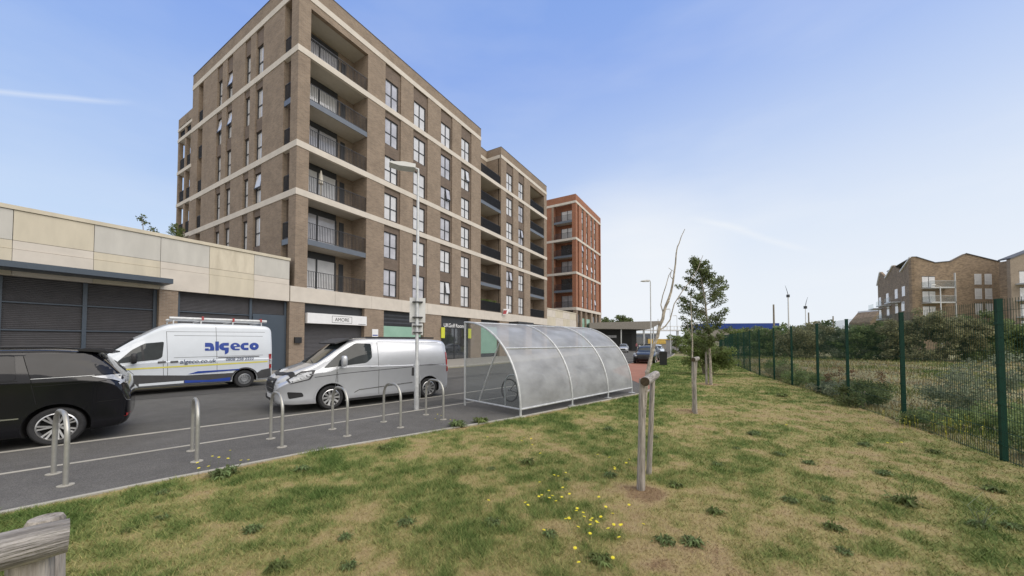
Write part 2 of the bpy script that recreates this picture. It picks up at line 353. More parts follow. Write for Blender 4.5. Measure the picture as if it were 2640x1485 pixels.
FN = [(-6, 8.6), (4.2, 2.95), (8.96, 1.43), (13.9, -.35), (20.4, -3.0), (24.7, -4.7), (39.7, -10.1), (46, -13)]
fence_n = interp(FN)
SS = list(np.arange(-40, 60, 1.0))+list(np.arange(60, 171, 4.0))
def ribbon(name, n0, n1, z0, m, ss=SS, thick=0, kind='structure', nx=1):
    mb = MB(); vs = []; fs = []
    for s in ss:
        a, b = n0(s), n1(s)
        for k in range(nx+1): vs.append((*W(s, a+(b-a)*k/nx), z0))
    for i in range(len(ss)-1):
        for k in range(nx):
            p = i*(nx+1)+k; fs.append((p, p+1, p+nx+2, p+nx+1))
    mb.add(vs, fs)
    o = mb.build(name, m)
    if thick:
        mo = o.modifiers.new('thick', 'SOLIDIFY'); mo.thickness = thick; mo.offset = -1 if o.data.polygons[0].normal.z > 0 else 1
    if kind: o['kind'] = kind
    return o
# terrain to the horizon
def ground_mat(name, dry, green, dirt, sc1=.5, fine=30):
    m, t, b = newmat(name); b.inputs['Roughness'].default_value = .95; b.inputs['Specular IOR Level'].default_value = .1
    tcn = t.nodes.new('ShaderNodeTexCoord'); at = t.nodes.new('ShaderNodeAttribute'); at.attribute_name = 'patch'
    n1 = t.nodes.new('ShaderNodeTexNoise'); n1.inputs['Scale'].default_value = fine; n1.inputs['Detail'].default_value = 5; n1.inputs['Roughness'].default_value = .7
    n2 = t.nodes.new('ShaderNodeTexNoise'); n2.inputs['Scale'].default_value = sc1; n2.inputs['Detail'].default_value = 6
    for n in (n1, n2): t.links.new(tcn.outputs['Object'], n.inputs['Vector'])
    return m, t, b, at, n1, n2
def lawn_mat(name, use_patch=True, blade=False):
    m, t, b, at, n1, n2 = ground_mat(name, 0, 0, 0)
    L = t.links
    def math_(op, a, c, clamp=False):
        q = t.nodes.new('ShaderNodeMath'); q.operation = op; q.use_clamp = clamp
        for i, x in enumerate((a, c)):
            if isinstance(x, (int, float)): q.inputs[i].default_value = x
            else: L.new(x, q.inputs[i])
        return q.outputs[0]
    v = at.outputs['Fac'] if use_patch else n2.outputs[0]
    v = math_('ADD', v, math_('MULTIPLY', math_('SUBTRACT', n1.outputs[0], .5), .5 if not blade else .2))
    if blade:
        g = t.nodes.new('ShaderNodeNewGeometry'); v = math_('ADD', v, math_('MULTIPLY', math_('SUBTRACT', g.outputs['Random Per Island'], .5), .34))
    r = ramp(t, [(0.0, (.23, .155, .090)), (.14, (.36, .275, .150)), (.32, (.355, .290, .138)), (.45, (.305, .278, .115)), (.58, (.235, .252, .090)), (.74, (.150, .200, .062)), (1.0, (.088, .145, .040))])
    L.new(v, r.inputs[0]); last = r.outputs[0]
    if blade:
        hv = t.nodes.new('ShaderNodeHueSaturation'); mr = t.nodes.new('ShaderNodeMapRange'); mr.inputs[3].default_value = .72; mr.inputs[4].default_value = 1.35
        w_ = t.nodes.new('ShaderNodeTexWhiteNoise'); w_.noise_dimensions = '1D'; L.new(g.outputs['Random Per Island'], w_.inputs['W'])
        L.new(w_.outputs['Value'], mr.inputs[0]); L.new(mr.outputs[0], hv.inputs['Value']); L.new(last, hv.inputs['Color']); last = hv.outputs[0]
    L.new(last, b.inputs['Base Color'])
    if not blade:
        bp = t.nodes.new('ShaderNodeBump'); bp.inputs['Strength'].default_value = .7; bp.inputs['Distance'].default_value = .03
        L.new(n1.outputs[0], bp.inputs['Height']); L.new(bp.outputs[0], b.inputs['Normal'])
    return m
M['lawn'] = lawn_mat('dry_lawn'); M['blade'] = lawn_mat('grass_blades', blade=True)
M['rough'] = mat('rough_dry_ground', (.27, .23, .15), .95, var=.3, scale=.35, c2=(.22, .22, .11), bump=.5, bscale=20, spec=.1)
mb = MB(); g = 600; mb.add([(-g, -60, -.06), (g, -60, -.06), (g, 900, -.06), (-g, 900, -.06)], [(0, 1, 2, 3)])
tag(mb.build('ground', M['rough']), kind='structure')
c = lambda v: (lambda s: v)
ribbon('road', lambda s: -20+off(s), lambda s: -9.92+off(s), 0.0, M['asphalt'], thick=.04)
ribbon('footway', lambda s: -9.92+off(s), lambda s: edge(s)+.0, .004, M['footway'], thick=.04, nx=3)
ribbon('kerb_line', lambda s: -9.99+off(s), lambda s: -9.89+off(s), .009, M['kerb'], thick=.04)
ribbon('paving_edge_line', lambda s: -8.36+.3*off(s), lambda s: -8.29+.3*off(s), .009, M['kerb'], ss=[x for x in SS if x < 14], thick=.02)
ribbon('lawn_edging', lambda s: edge(s)-.03, lambda s: edge(s)+.04, .028, M['kerb'], thick=.08)
ribbon('red_paving', lambda s: max(edge(s)-2.1, -9.8+off(s)) if s > 18 else edge(s)-.05-max(0, (s-13))*.3, lambda s: edge(s)-.05, .010, M['redpave'], ss=[x for x in SS if 13 <= x <= 40], thick=.01)
ribbon('far_kerb', lambda s: -20.14+off(s), lambda s: -20+off(s), .10, M['kerb'], thick=.14)
ribbon('far_pavement', lambda s: -60+off(s), lambda s: -20.14+off(s), .095, M['farpave'], thick=.13)
M['roadyellow'] = mat('worn_yellow_paint', (.42, .38, .20), .8, var=.2, scale=8)
ribbon('yellow_line', lambda s: -19.72+off(s), lambda s: -19.64+off(s), .005, M['roadyellow'], thick=.003)
ribbon('yellow_line', lambda s: -19.52+off(s), lambda s: -19.44+off(s), .005, M['roadyellow'], thick=.003)
for s0_, s1_, n0_, n1_ in ((-1.5, 3.6, -17.2, -15.9), (9.5, 14, -14.6, -13.9), (5.2, 6.6, -9.3, -8.6), (-3.6, -2.2, -9.6, -8.5)):
    vs = [(*W(a, b+off(a)), .006 if b < -10 else .010) for a, b in ((s0_, n0_), (s1_, n0_), (s1_+.1, n1_), (s0_-.05, n1_))]
    tag(MB().add(vs, [(0, 1, 2, 3)]).build('road_patch', M['tar_patch']), kind='structure')
# value noise shared by the lawn sheet and the blades
_rng = np.random.default_rng(3); _tab = _rng.random((256, 256))
def vnoise(x, y):
    xi = np.floor(x).astype(int); yi = np.floor(y).astype(int); fx = x-xi; fy = y-yi
    fx = fx*fx*(3-2*fx); fy = fy*fy*(3-2*fy); a = xi % 256; b = yi % 256; a1 = (a+1) % 256; b1 = (b+1) % 256
    return (_tab[a, b]*(1-fx)+_tab[a1, b]*fx)*(1-fy)+(_tab[a, b1]*(1-fx)+_tab[a1, b1]*fx)*fy
def fbm(x, y, f, o=4):
    t = 0; am = 1; sm = 0
    for k in range(o):
        t = t+am*vnoise(x*f+17*k, y*f+31*k); sm += am; am *= .55; f *= 2.05
    return t/sm
def patch(x, y):
    s = (x+y)*Q; n = (x-y)*Q
    ed = np.interp(s, [-60, -5, 0, 2, 4, 6, 12.3, 14, 17, 20.8, 28, 38, 45], [-6.3, -6.3, -6.45, -6.38, -6.12, -5.84, -5.5, -6, -7.6, -9.4, -12.2, -14.9, -17])
    d = n-ed
    p = .50+(fbm(x, y, .6, 3)-.5)*.45+(fbm(x+50, y+9, 2.5, 4)-.5)*.72+(fbm(x+11, y+70, 8, 3)-.5)*.65
    p = p+np.clip(.17-.06*d, -.06, .17)+np.clip((y-7)*.02, 0, .13)                      # lusher beside the footway
    p = p-.50*np.exp(-(d/.16)**2)*(fbm(x, y, 1.1, 2) > .40)  # bare soil along the edging
    p = p-.9*np.exp(-(((x-1.56)**2+(y-4.2)**2)/.06))-.7*np.exp(-(((x-8.3)**2+(y-14.9)**2)/.3))-.6*np.exp(-(((x-4.6)**2+(y-9)**2)/.15))
    return np.clip(p, 0, 1)
def lz(x, y):
    return .010+(fbm(x, y, .8, 3)-.5)*.05
ss = np.concatenate([np.arange(-5, 12, .085), np.arange(12, 24, .2), np.arange(24, 46.1, .5)]); K = 150
fnv = np.interp(ss, [a for a, _ in FN], [b for _, b in FN]); env = np.array([edge(s) for s in ss])
S_, T_ = np.meshgrid(ss, np.linspace(0, 1, K), indexing='ij'); NN = env[:, None]+.03+(fnv-env)[:, None]*T_**1.2+.0*T_
X_ = (S_+NN)*Q; Y_ = (S_-NN)*Q; Z_ = lz(X_, Y_)
verts = np.stack([X_, Y_, Z_], -1).reshape(-1, 3); ia = np.arange(len(ss)*K).reshape(len(ss), K)
me = bpy.data.meshes.new('lawn'); qf = np.stack([ia[:-1, :-1], ia[:-1, 1:], ia[1:, 1:], ia[1:, :-1]], -1).reshape(-1, 4)
me.from_pydata(verts.tolist(), [], qf.tolist()); at = me.attributes.new('patch', 'FLOAT', 'POINT')
at.data.foreach_set('value', patch(verts[:, 0], verts[:, 1]).astype(np.float32)); me.materials.append(M['lawn'])
me.polygons.foreach_set('use_smooth', [True]*len(me.polygons))
o = bpy.data.objects.new('lawn', me); COL.objects.link(o); o['kind'] = 'structure'
if me.polygons[0].normal.z < 0: me.flip_normals()
# blades
def blades(name, x, y, z, h, wd, lean, attr, m, rng):
    n = len(x); a = rng.random(n)*2*np.pi; dx, dy = np.cos(a), np.sin(a); la = rng.random(n)*2*np.pi; ll = h*lean*(.4+rng.random(n))
    b0 = np.stack([x-dx*wd/2, y-dy*wd/2, z], -1); b1 = np.stack([x+dx*wd/2, y+dy*wd/2, z], -1); tp = np.stack([x+np.cos(la)*ll, y+np.sin(la)*ll, z+h], -1)
    v = np.stack([b0, b1, tp], 1).reshape(-1, 3)
    return npmesh(name, v, n, m, k=3, attr=None if attr is None else np.repeat(attr, 3))
def scatter_polar(n, zmax, rng, zmin=1.2, pw=1.0):
    # more samples close by, everywhere the lawn is
    r = zmin*(zmax/zmin)**(rng.random(n)**pw); th = (rng.random(n)-.5)*R(125)
    return np.sin(th)*r, np.cos(th)*r
rng = np.random.default_rng(11)
def on_lawn(x, y, pad=.04):
    s = (x+y)*Q; n = (x-y)*Q
    return (n > np.array([0.])+np.interp(s, *zip(*[(q, edge(q)) for q in np.arange(-30, 60, .5)]))+pad) & (n < np.interp(s, [a for a, _ in FN], [b for _, b in FN])+.2) & (s > -5) & (s < 45)
x, y = scatter_polar(1000000, 46, rng, 1.0, .78); k = on_lawn(x, y, .10-.17*fbm(x, y, 3.1, 3)**1.0); x, y = x[k], y[k]
p = patch(x, y); keep = rng.random(len(x)) < np.clip(.30+p*.9, .12, 1); x, y, p = x[keep], y[keep], p[keep]
d = np.hypot(x, y); h = (.014+.036*np.clip(p-.35, 0, 1)*1.8+.014*rng.random(len(x)))*(1+.5*rng.random(len(x)))
tag(blades('grass', x, y, lz(x, y)-.004, h, .0028+.0009*d, 1.1, p, M['blade'], rng), 'short patchy grass, dry straw and green, on the verge', 'grass', kind='stuff')
# tall rough grass on the waste ground behind the fence
x, y = scatter_polar(260000, 60, rng, 5, .75); s = (x+y)*Q; n = (x-y)*Q
k = (n > np.interp(s, [a for a, _ in FN], [b for _, b in FN])+.15) & (x > 3); x, y = x[k], y[k]
q = fbm(x, y, .28, 3); d = np.hypot(x, y)
p = np.clip(.34+(q-.5)*1.4+(fbm(x, y, 1.3, 2)-.5)*.7, 0, .9); keep = rng.random(len(x)) < .25+.9*p
x, y, p, d = x[keep], y[keep], p[keep], d[keep]
h = (.06+.20*rng.random(len(x))*np.clip(p, .2, 1))*(1+.015*d)
tag(blades('tall_grass', x, y, np.full(len(x), -.06), h, .006+.0011*d, .6, p, M['blade'], rng), 'rough dry tall grass on the waste ground behind the fence', 'grass', kind='stuff')
# ------------------------------------------------------------------ building kit (local frame: x along the street front, y into the block, front faces -y)
def window_mesh(wd, ht, kind, cols=2, tilt=False):
    g = MB(); f = MB(); t = .072
    gm = {'l': 'glass_light', 'm': 'glass_mid', 'd': 'glass_dark'}[kind]
    g.box(0, wd, .045, .06, 0, ht)
    f.box(0, t, 0, .05, 0, ht).box(wd-t, wd, 0, .05, 0, ht).box(t, wd-t, 0, .05, 0, t).box(t, wd-t, 0, .05, ht-t, ht)
    zc = ht*.46
    f.box(t, wd-t, .005, .055, zc-.035, zc+.035)
    for i in range(1, cols): f.box(wd*i/cols-.045, wd*i/cols+.045, .002, .048, t, zc-.035).box(wd*i/cols-.045, wd*i/cols+.045, .002, .048, zc+.035, ht-t)
    if tilt:
        x0, x1 = (wd*.5+.04, wd-t) if cols == 2 else (t, wd-t)
        z0, z1, o = zc+.06, ht-t-.02, .15
        g.add([(x0, .0-o, z0), (x1, .0-o, z0), (x1, -.01, z1), (x0, -.01, z1)], [(0, 1, 2, 3)])
        for a, b in ((x0, x0+.05), (x1-.05, x1)): f.add([(a, -o-.01, z0), (b, -o-.01, z0), (b, -.02, z1), (a, -.02, z1)], [(0, 1, 2, 3)])
        f.box(x0, x1, -o-.03, -o, z0-.04, z0+.03)
    return g, f, M[gm]
_wc = {}
def window(parent, x, z, wd, ht, kind='l', cols=2, rz=0, y=.16, tilt=False, pos=None, frame='dark'):
    key = (round(wd, 2), round(ht, 2), kind, cols, tilt, frame)
    if key not in _wc:
        g, f, gm = window_mesh(wd, ht, kind, cols, tilt); a = g.build('window', gm, parent); f.build('frame', M[frame], a); _wc[key] = a
    else: a = cp(_wc[key], parent)
    a.parent = parent; a.location = pos or (x, y, z); a.rotation_euler = (0, 0, rz)
    return a
_rc = {}
def railing_mb(L, h=1.1, sp=.11):
    m = MB(); m.box(0, L, -.02, .02, h-.03, h).box(0, L, -.015, .015, .06, .09)
    n = int(L/sp)
    for i in range(n+1): x = i*L/n; m.box(x-.006, x+.006, -.022, .022, .09, h-.03)
    return m
def railing(parent, x, y, z, L, rz=0, sp=.11):
    key = (round(L, 2), sp)
    if key not in _rc:
        o = railing_mb(L, 1.1, sp).build('railing', M['dark'], parent); _rc[key] = o.data
    else: o = bpy.data.objects.new('railing', _rc[key]); COL.objects.link(o); o.parent = parent
    o.location = (x, y, z); o.rotation_euler = (0, 0, rz)
    return o
def balcony(parent, x0, x1, y0, y1, z, band, sp=.11, left_rail=None, right_rail=None, thick=.35):
    """a slab with its fascia, soffit and railing; z is the floor level"""
    s = MB().box(x0, x1, y0+.06, y1, z-thick+.03, z-.02)
    a = s.build('balcony', M['soffit'], parent)
    if not band: MB().box(x0, x1, y0+.02, y0+.06, z-thick, z).build('fascia', M['bluegrey'], a)
    railing(a, x0+.02, y0+.10, z, x1-x0-.04, sp=sp)
    if left_rail: railing(a, x0+.05, left_rail[1], z, left_rail[1]-left_rail[0], rz=-math.pi/2, sp=sp)
    return a
# ------------------------------------------------------------------ main apartment block
CX, CY, RZ = -13.43, 21.7, math.atan2(.8569, .5155)
blk = empty('apartment_block', (CX, CY, 0), RZ, 'tall brown brick apartment block with pale stone bands and dark balconies behind the parked vans', 'building')
LV = [5.24, 8.35, 11.4, 14.46, 17.45, 20.5, 23.9]     # floor levels
ROWS = [(5.38, 7.54), (8.42, 10.52), (11.50, 13.60), (14.55, 16.60), (17.52, 19.66), (20.62, 22.78)]
ZT = 25.25
def is_band(i): return i in (0, 2, 3, 5)
wall = MB()
# street front piers (proud) and set-back strips
cols = [(6.63, 8.21, 6.70, 8.00), (9.57, 11.29, 9.72, 11.10), (13.0, 14.64, 13.13, 14.5), (16.04, 17.70, 16.16, 17.5), (24.72, 26.36, 24.83, 26.28), (27.70, 29.22, 27.78, 29.12)]
bays = [(.76, 5.04), (19.42, 23.5), (30.92, 35.32)]
cuts = sorted([(a, b) for a, b, _, _ in cols]+bays)
xs = 0.0
for a, b in cuts+[(36.2, 36.2)]:
    if a > xs: wall.box(xs, a, 0, .30 if xs > 0 else .85, 4.4, 23.9)
    xs = b
wall.box(19.42, 23.5, .0, .02, 4.3, 5.2)
for a, b, w0, w1 in cols:      # recess strip, y=.10: side slivers plus spandrels
    pass
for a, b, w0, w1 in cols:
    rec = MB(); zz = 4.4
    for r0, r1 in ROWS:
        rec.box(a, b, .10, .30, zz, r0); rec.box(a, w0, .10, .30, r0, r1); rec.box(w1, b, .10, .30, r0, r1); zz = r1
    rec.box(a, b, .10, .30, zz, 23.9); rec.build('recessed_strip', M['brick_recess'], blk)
# parapet zone, with the notch over the middle balcony bay
wall.box(0, 19.42, .002, .45, 23.9, ZT).box(23.5, 36.2, .002, .45, 23.9, ZT).box(0, .45, .45, 17.2, 23.9, ZT)
wall.box(19.42, 23.5, 2.1, 2.5, 4.4, ZT).box(19.0, 19.42, .45, 2.5, 4.4, ZT).box(23.5, 23.9, .45, 2.5, 4.4, ZT)
# body behind the front wall (kept clear of the balcony recesses)
D = 13.5
wall.box(5.04, 19.0, .30, D, 4.4, 24.5).box(23.9, 30.92, .30, D, 4.4, 24.5).box(35.32, 36.2, .30, D, 4.4, 24.5)
wall.box(.3, 5.04, 1.75, D+3.7, 4.4, 24.5).box(19.0, 23.9, 2.5, D, 4.4, 24.5).box(30.92, 35.32, 1.9, D, 4.4, 24.5)
wall.box(.76, 5.04, 0, .30, 23.45, 23.9).box(30.92, 35.32, 0, .30, 23.45, 23.9).box(.76, 5.04, .30, 1.75, 23.95, 24.5).box(30.92, 35.32, .30, 1.9, 23.95, 24.5)
# side front (x = 0), running along +y
lcols = [(4.53, 5.58), (6.42, 7.28), (9.32, 10.28), (11.12, 12.06)]
slots = [(.85, 1.70), (14.88, 15.88)]
ys = .85
for a, b in sorted(lcols+slots)+[(17.2, 17.2)]:
    if a > ys: wall.box(0, .30, ys, a, 4.4, 23.9)
    ys = b
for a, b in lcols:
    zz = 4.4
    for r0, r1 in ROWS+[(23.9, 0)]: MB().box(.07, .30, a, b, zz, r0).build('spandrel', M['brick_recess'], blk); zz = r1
wall_o = wall.build('wall', M['brick'], blk)
MB().box(-.02, 19.0, -.02, .40, ZT, ZT+.05).box(23.9, 36.22, -.02, .40, ZT, ZT+.05).box(-.02, .40, .40, 17.2, ZT, ZT+.05).box(19.0, 19.42, -.02, 2.1, ZT, ZT+.05).box(23.5, 23.9, -.02, 2.1, ZT, ZT+.05).box(19.42, 23.5, 2.08, 2.5, ZT, ZT+.05).build('coping', M['dark'], blk)
for i, z in enumerate([11.40, 14.46, 20.55, 24.33]):
    t = .40
    b = MB().box(-.035, 19.42, -.035, .2, z-t, z).box(23.5, 36.235, -.035, .2, z-t, z).box(-.035, .2, .2, 17.2, z-t, z)
    if i < 3: b.box(19.42, 23.5, -.035, .2, z-t, z)
    else: b.box(19.42, 23.5, 2.06, 2.3, z-t, z).box(19.35, 19.45, .2, 2.06, z-t, z).box(23.47, 23.55, .2, 2.06, z-t, z)
    b.build('stone_band', M['stone'], blk)
fb = MB(); rr = random.Random(5); x = -.26
while x < 36.2:
    x2 = min(x+2.9, 36.2); fb.box(x+.006, x2-.006, -.05, .3, 4.27, 5.22); x = x2
fb.box(-.2, 36.2, -.04, .25, 4.28, 5.21, 1)
fb.build('stone_fascia', [M['stone'], M['joint']], blk)
rw = random.Random(2)
for ci, (a, b, w0, w1) in enumerate(cols):
    for ri, (r0, r1) in enumerate(ROWS):
        k = 'l' if rw.random() < .62 else 'm'
        window(blk, w0, r0, w1-w0, r1-r0, k, 2, tilt=(ci, ri) in ((2, 3), (2, 0), (3, 4), (4, 1), (5, 3)))
for ci, (a, b) in enumerate(lcols):
    for ri, (r0, r1) in enumerate(ROWS):
        window(blk, 0, 0, b-a-.03, r1-r0, 'l', 1, rz=-math.pi/2, pos=(.155, b-.015, r0), tilt=(ci, ri) in ((2, 5), (2, 4), (3, 4), (0, 2)))
def doors(parent, x0, x1, y, z, n, kind, ht=2.25):
    g = MB().box(x0, x1, y-.03, y-.01, z, z+ht); f = MB(); wd = (x1-x0)/n
    for i in range(n+1): f.box(x0+wd*i-.05, x0+wd*i+.05, y-.08, y-.03, z, z+ht)
    f.box(x0, x1, y-.08, y-.04, z+ht, z+ht+.5).box(x0, x1, y-.078, y-.032, z, z+.06)
    a = g.build('balcony_door', M[kind], parent); f.build('frame', M['dark'], a); return a
for i, z in enumerate(LV[:6]):
    zb = z+.02
    balcony(blk, .76, 5.04, 0, 1.74, zb, is_band(i), left_rail=None)
    railing(blk, .10, 1.70, zb, .85, rz=-math.pi/2)
    if not is_band(i): MB().box(.02, .10, .86, 1.69, z-.35, z).build('fascia', M['bluegrey'], blk)
    doors(blk, .95, 3.7, 1.75, zb, 2, ('glass_light', 'glass_mid')[i % 2], 2.3)
    MB().box(4.0, 4.35, 1.70, 1.75, zb, zb+2.3).build('flue_panel', M['dark'], blk)
    balcony(blk, 19.42, 23.5, 0, 2.1, zb, is_band(i), sp=.075)
    doors(blk, 19.6, 21.6, 2.1, zb, 2, 'glass_dark', 2.2)
    balcony(blk, 30.92, 35.32, 0, 1.9, zb, is_band(i), sp=.075)
    doors(blk, 31.2, 33.6, 1.9, zb, 2, 'glass_dark', 2.2)
    railing(blk, .10, 15.88, zb, 1.0, rz=-math.pi/2)
MB().box(.76, 5.04, .30, 1.75, 23.5, 23.94).build('top_soffit', M['soffit'], blk); MB().box(30.92, 35.32, .30, 1.9, 23.5, 23.94).build('top_soffit', M['soffit'], blk)
# dark inner returns of the slots
MB().box(.30, .76, 1.70, 1.76, 4.4, 23.9).box(1.2, 1.3, 14.7, 16.1, 4.4, 23.9).build('slot_lining', M['brick_recess'], blk)
# the lower balcony wing at the end of the side front
wg = MB()
for y0, y1 in ((17.2, 17.45), (18.55, 18.85), (20.2, 20.5)): wg.box(0, .3, y0, y1, 4.4, 21.6)
wg.box(0, .3, 17.2, 20.5, 21.6, 22.4).box(.3, 3.2, 20.2, 20.5, 21.6, 22.4).box(2.9, 3.2, 20.2, 20.5, 4.4, 21.6).box(2.2, 2.4, 17.2, 18.9, 4.4, 22.0)
wg.build('wing_frame', M['brick'], blk)
for i, z in enumerate(LV[:6]):
    zb = z+.02
    MB().box(-.035, 3.2, 17.2, 20.53, z-.30, z).build('wing_slab', M['stone'], blk)
    railing(blk, .12, 20.2, zb, 1.35, rz=-math.pi/2, sp=.075); railing(blk, .12, 18.55, zb, 1.1, rz=-math.pi/2, sp=.075)
MB().box(-.035, 3.2, 17.2, 20.53, 21.2, 21.45).build('wing_slab', M['stone'], blk)
# ---- ground floor of the block
gp = MB()
PIERS = [(-.26, .65), (4.97, 6.69), (11.0, 13.2), (17.66, 19.5), (23.2, 25.3), (29.6, 31.4), (35.3, 36.2)]
for a, b in PIERS: gp.box(a, b, 0, .5, .1, 4.30)
gp.box(-.2, 36.2, 1.6, 2.0, .1, 4.35)
gp.build('pier', M['brick'], blk)
def bars(mb, x0, x1, z0, z1, y, st=.09):
    z = z0
    while z < z1-.01:
        mb.add([(x0, y, z), (x1, y, z), (x1, y-.022, z+st*.6), (x0, y-.022, z+st*.6), (x1, y, z+st), (x0, y, z+st)], [(0, 1, 2, 3), (3, 2, 4, 5)]); z += st
sh = MB(); bars(sh, .65, 4.97, .12, 3.0, .35, .085); sh.build('roller_shutter', M['shutter'], blk)
MB().box(.65, 4.97, .30, .45, 3.0, 4.3).build('head_panel', M['dark'], blk)
MB().box(6.69, 11.0, .35, .40, .12, 4.3).build('shop_surround', M['dark'], blk)
MB().box(6.8, 10.9, .31, .34, .5, 3.05).build('shop_window', M['glass_green'], blk)
u = MB(); bars(u, 6.69, 11.0, 3.1, 4.28, .33, .3); u.build('head_panel', M['dark'], blk)
u = MB(); u.box(13.2, 17.66, .38, .42, .1, 4.3).box(13.35, 13.45, .28, .38, .1, 3.1).box(15.4, 15.5, .28, .38, .1, 3.1).box(17.5, 17.6, .28, .38, .1, 3.1).box(13.2, 17.66, .28, .38, 3.1, 4.25); u.build('shop_surround', M['dark'], blk)
MB().box(13.45, 15.4, .32, .34, .15, 3.1).box(15.5, 17.5, .32, .34, .15, 3.1).build('shop_window', M['glass_dark'], blk)
MB().box(19.5, 23.2, .36, .40, .1, 4.3).build('shop_surround', M['dark'], blk)
MB().box(19.6, 23.1, .31, .34, .5, 3.5).build('shop_window', M['glass_green'], blk)
for a, b in ((25.3, 29.6), (31.4, 35.3)):
    MB().box(a, b, .36, .40, .1, 4.3).build('shop_surround', M['dark'], blk); MB().box(a+.1, b-.1, .31, .34, .4, 3.6).build('shop_window', M['glass_dark'], blk)
MB().box(25.4, 29.4, -1.3, .0, 4.02, 4.27).build('canopy', M['dark'], blk)
MB().box(1.6, 2.3, 0, 0, 0, 0) if False else None
# ------------------------------------------------------------------ single-storey stone-clad wings either side
def podium(name, x0, x1, label, seq, joints):
    p = empty(name, (CX, CY, 0), RZ, label, 'building')
    MB().box(x0, x1, .12, 9, 4.3, 6.85).box(x0, x1, .5, 9, .1, 4.3).build('wall', M['joint'], p)
    js = joints
    for i in range(len(js)-1):
        a, b = js[i], js[i+1]
        MB().box(a+.008, b-.008, .0, .2, 5.60, 6.73).build('cladding_panel', M[seq[i % len(seq)]], p)
        MB().box(a+.006, b-.006, .0, .2, 5.275, 5.585).box(a+.006, b-.006, -.03, .2, 4.27, 5.26).build('cladding_strip', M[('stone_a', 'stone')[i % 2]], p)
    MB().box(x0, x1, -.05, .5, 6.745, 6.90).build('coping', M['stone_a'], p)
    return p
pod = podium('garage_wing', -17, -.27, 'single-storey wing clad in cream stone panels with dark louvred gates left of the tall block', ['stone_a', 'stone_a', 'stone_c', 'stone_a', 'stone_c', 'stone_c', 'stone_b', 'stone_c', 'stone_b'], [-17, -14.2, -12.1, -10.08, -8.1, -6.05, -4.21, -2.19, -.30])
MB().box(-6.05, -5.38, .02, .5, .1, 4.27).build('pier', M['brick'], pod)
lv = MB()
for a, b in ((-17, -6.05), (-5.38, -.27)): bars(lv, a, b, .12, 4.27, .38, .07)
lv.build('louvre_gate', M['shutter'], pod)
fr = MB()
for x in (-14.9, -12.6, -10.3, -8.25, -6.12, -5.3, -2.2, -.36): fr.box(x-.06, x+.06, .28, .36, .1, 4.27)
for a, b in ((-17, -6.05), (-5.38, -.27)):
    for z in (1.15, 2.25, 3.3): fr.box(a, b, .30, .345, z-.025, z+.025)
fr.build('gate_frame', M['canopyblue'], pod)
cn = MB().box(-17, -5.9, -1.2, -.0, 4.44, 4.66).build('canopy', M['canopyblue'], pod)
MB().box(-2.1, -.4, .26, .29, .1, 3.4).build('service_door', M['canopyblue'], pod)
pod2 = podium('shop_wing', 36.25, 48.3, 'low cream stone wing between the brown block and the red brick tower', ['stone', 'stone_a'], [36.25, 39.3, 42.3, 45.3, 48.3])
MB().box(36.3, 48.2, .3, .4, .1, 4.2).build('shop_window', M['glass_dark'], pod2)
MB().box(43.6, 47.2, -1.2, 0, 4.0, 4.22).build('canopy', M['dark'], pod2)
# ------------------------------------------------------------------ red brick tower
TX, TY = CX+.5155*48.4, CY+.8569*48.4
tw = empty('brick_tower', (TX, TY, 0), RZ, 'red brick apartment tower at the far end of the street with corner balconies', 'building')
TL = [8.03, 11.25, 14.47, 17.6, 20.7, 24.0, 27.35]
t = MB()
t.box(0, .85, 0, .73, 7.62, 28.6).box(.3, 1.0, .73, 4.33, 27.3, 28.6).box(0, .30, .73, 4.33, 27.4, 28.6).box(0, .9, 4.33, 12, 7.62, 28.6)
t.box(1.7, 15, .73, 12, 7.62, 28.4).box(.85, 15, 0, .3, 27.4, 28.6).box(14.7, 15, .3, 12, 27.4, 28.6)
tcol = [(3.1, 4.2), (5.6, 6.6), (8.3, 9.4), (10.4, 11.6)]; xx = 1.6
for a, b in tcol+[(13.5, 14.5)]:
    t.box(xx, a, 0, .73, 7.62, 27.4); xx = b
t.box(14.5, 15, 0, .73, 7.62, 27.4)
t.build('wall', M['brick_red'], tw)
t = MB()
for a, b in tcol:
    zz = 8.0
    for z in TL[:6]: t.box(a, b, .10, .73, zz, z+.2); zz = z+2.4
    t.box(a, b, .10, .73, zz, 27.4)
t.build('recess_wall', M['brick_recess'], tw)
t = MB().box(-.05, .0, 4.33, 4.75, 8.0, 27.4).box(-.01, .85, 0, .6, 4.1, 7.6).box(2.3, 3.1, 0, .6, .1, 7.6).box(8.2, 9.3, 0, .6, .1, 7.6).box(13.6, 15, 0, .6, .1, 7.6).box(1, 14.9, .6, 11, .1, 8).box(-.01, .85, 0, .6, .1, 4.1).box(.0, .9, 4.33, 12, .1, 7.6).box(5.0, 5.5, .0, .6, .1, 7.6).box(11.2, 11.9, .0, .6, .1, 7.6).box(-.01, .85, 0, .6, 4.1, 4.11)
t.build('base_pier', M['brick'], tw)
for z, th in ((8.03, .5), (14.47, .42), (20.7, .42), (27.4, .42)):
    MB().box(-.06, 15.05, -.06, .28, z-th, z).box(-.06, .28, .28, 12, z-th, z).build('stone_band', M['stone'], tw)
rw = random.Random(9)
for ci, (a, b) in enumerate(tcol):
    for ri, z in enumerate(TL[:6]):
        window(tw, a+.05, z+.2, b-a-.1, 2.2, 'l' if rw.random() < .7 else 'm', 1, y=.14, tilt=rw.random() < .12)
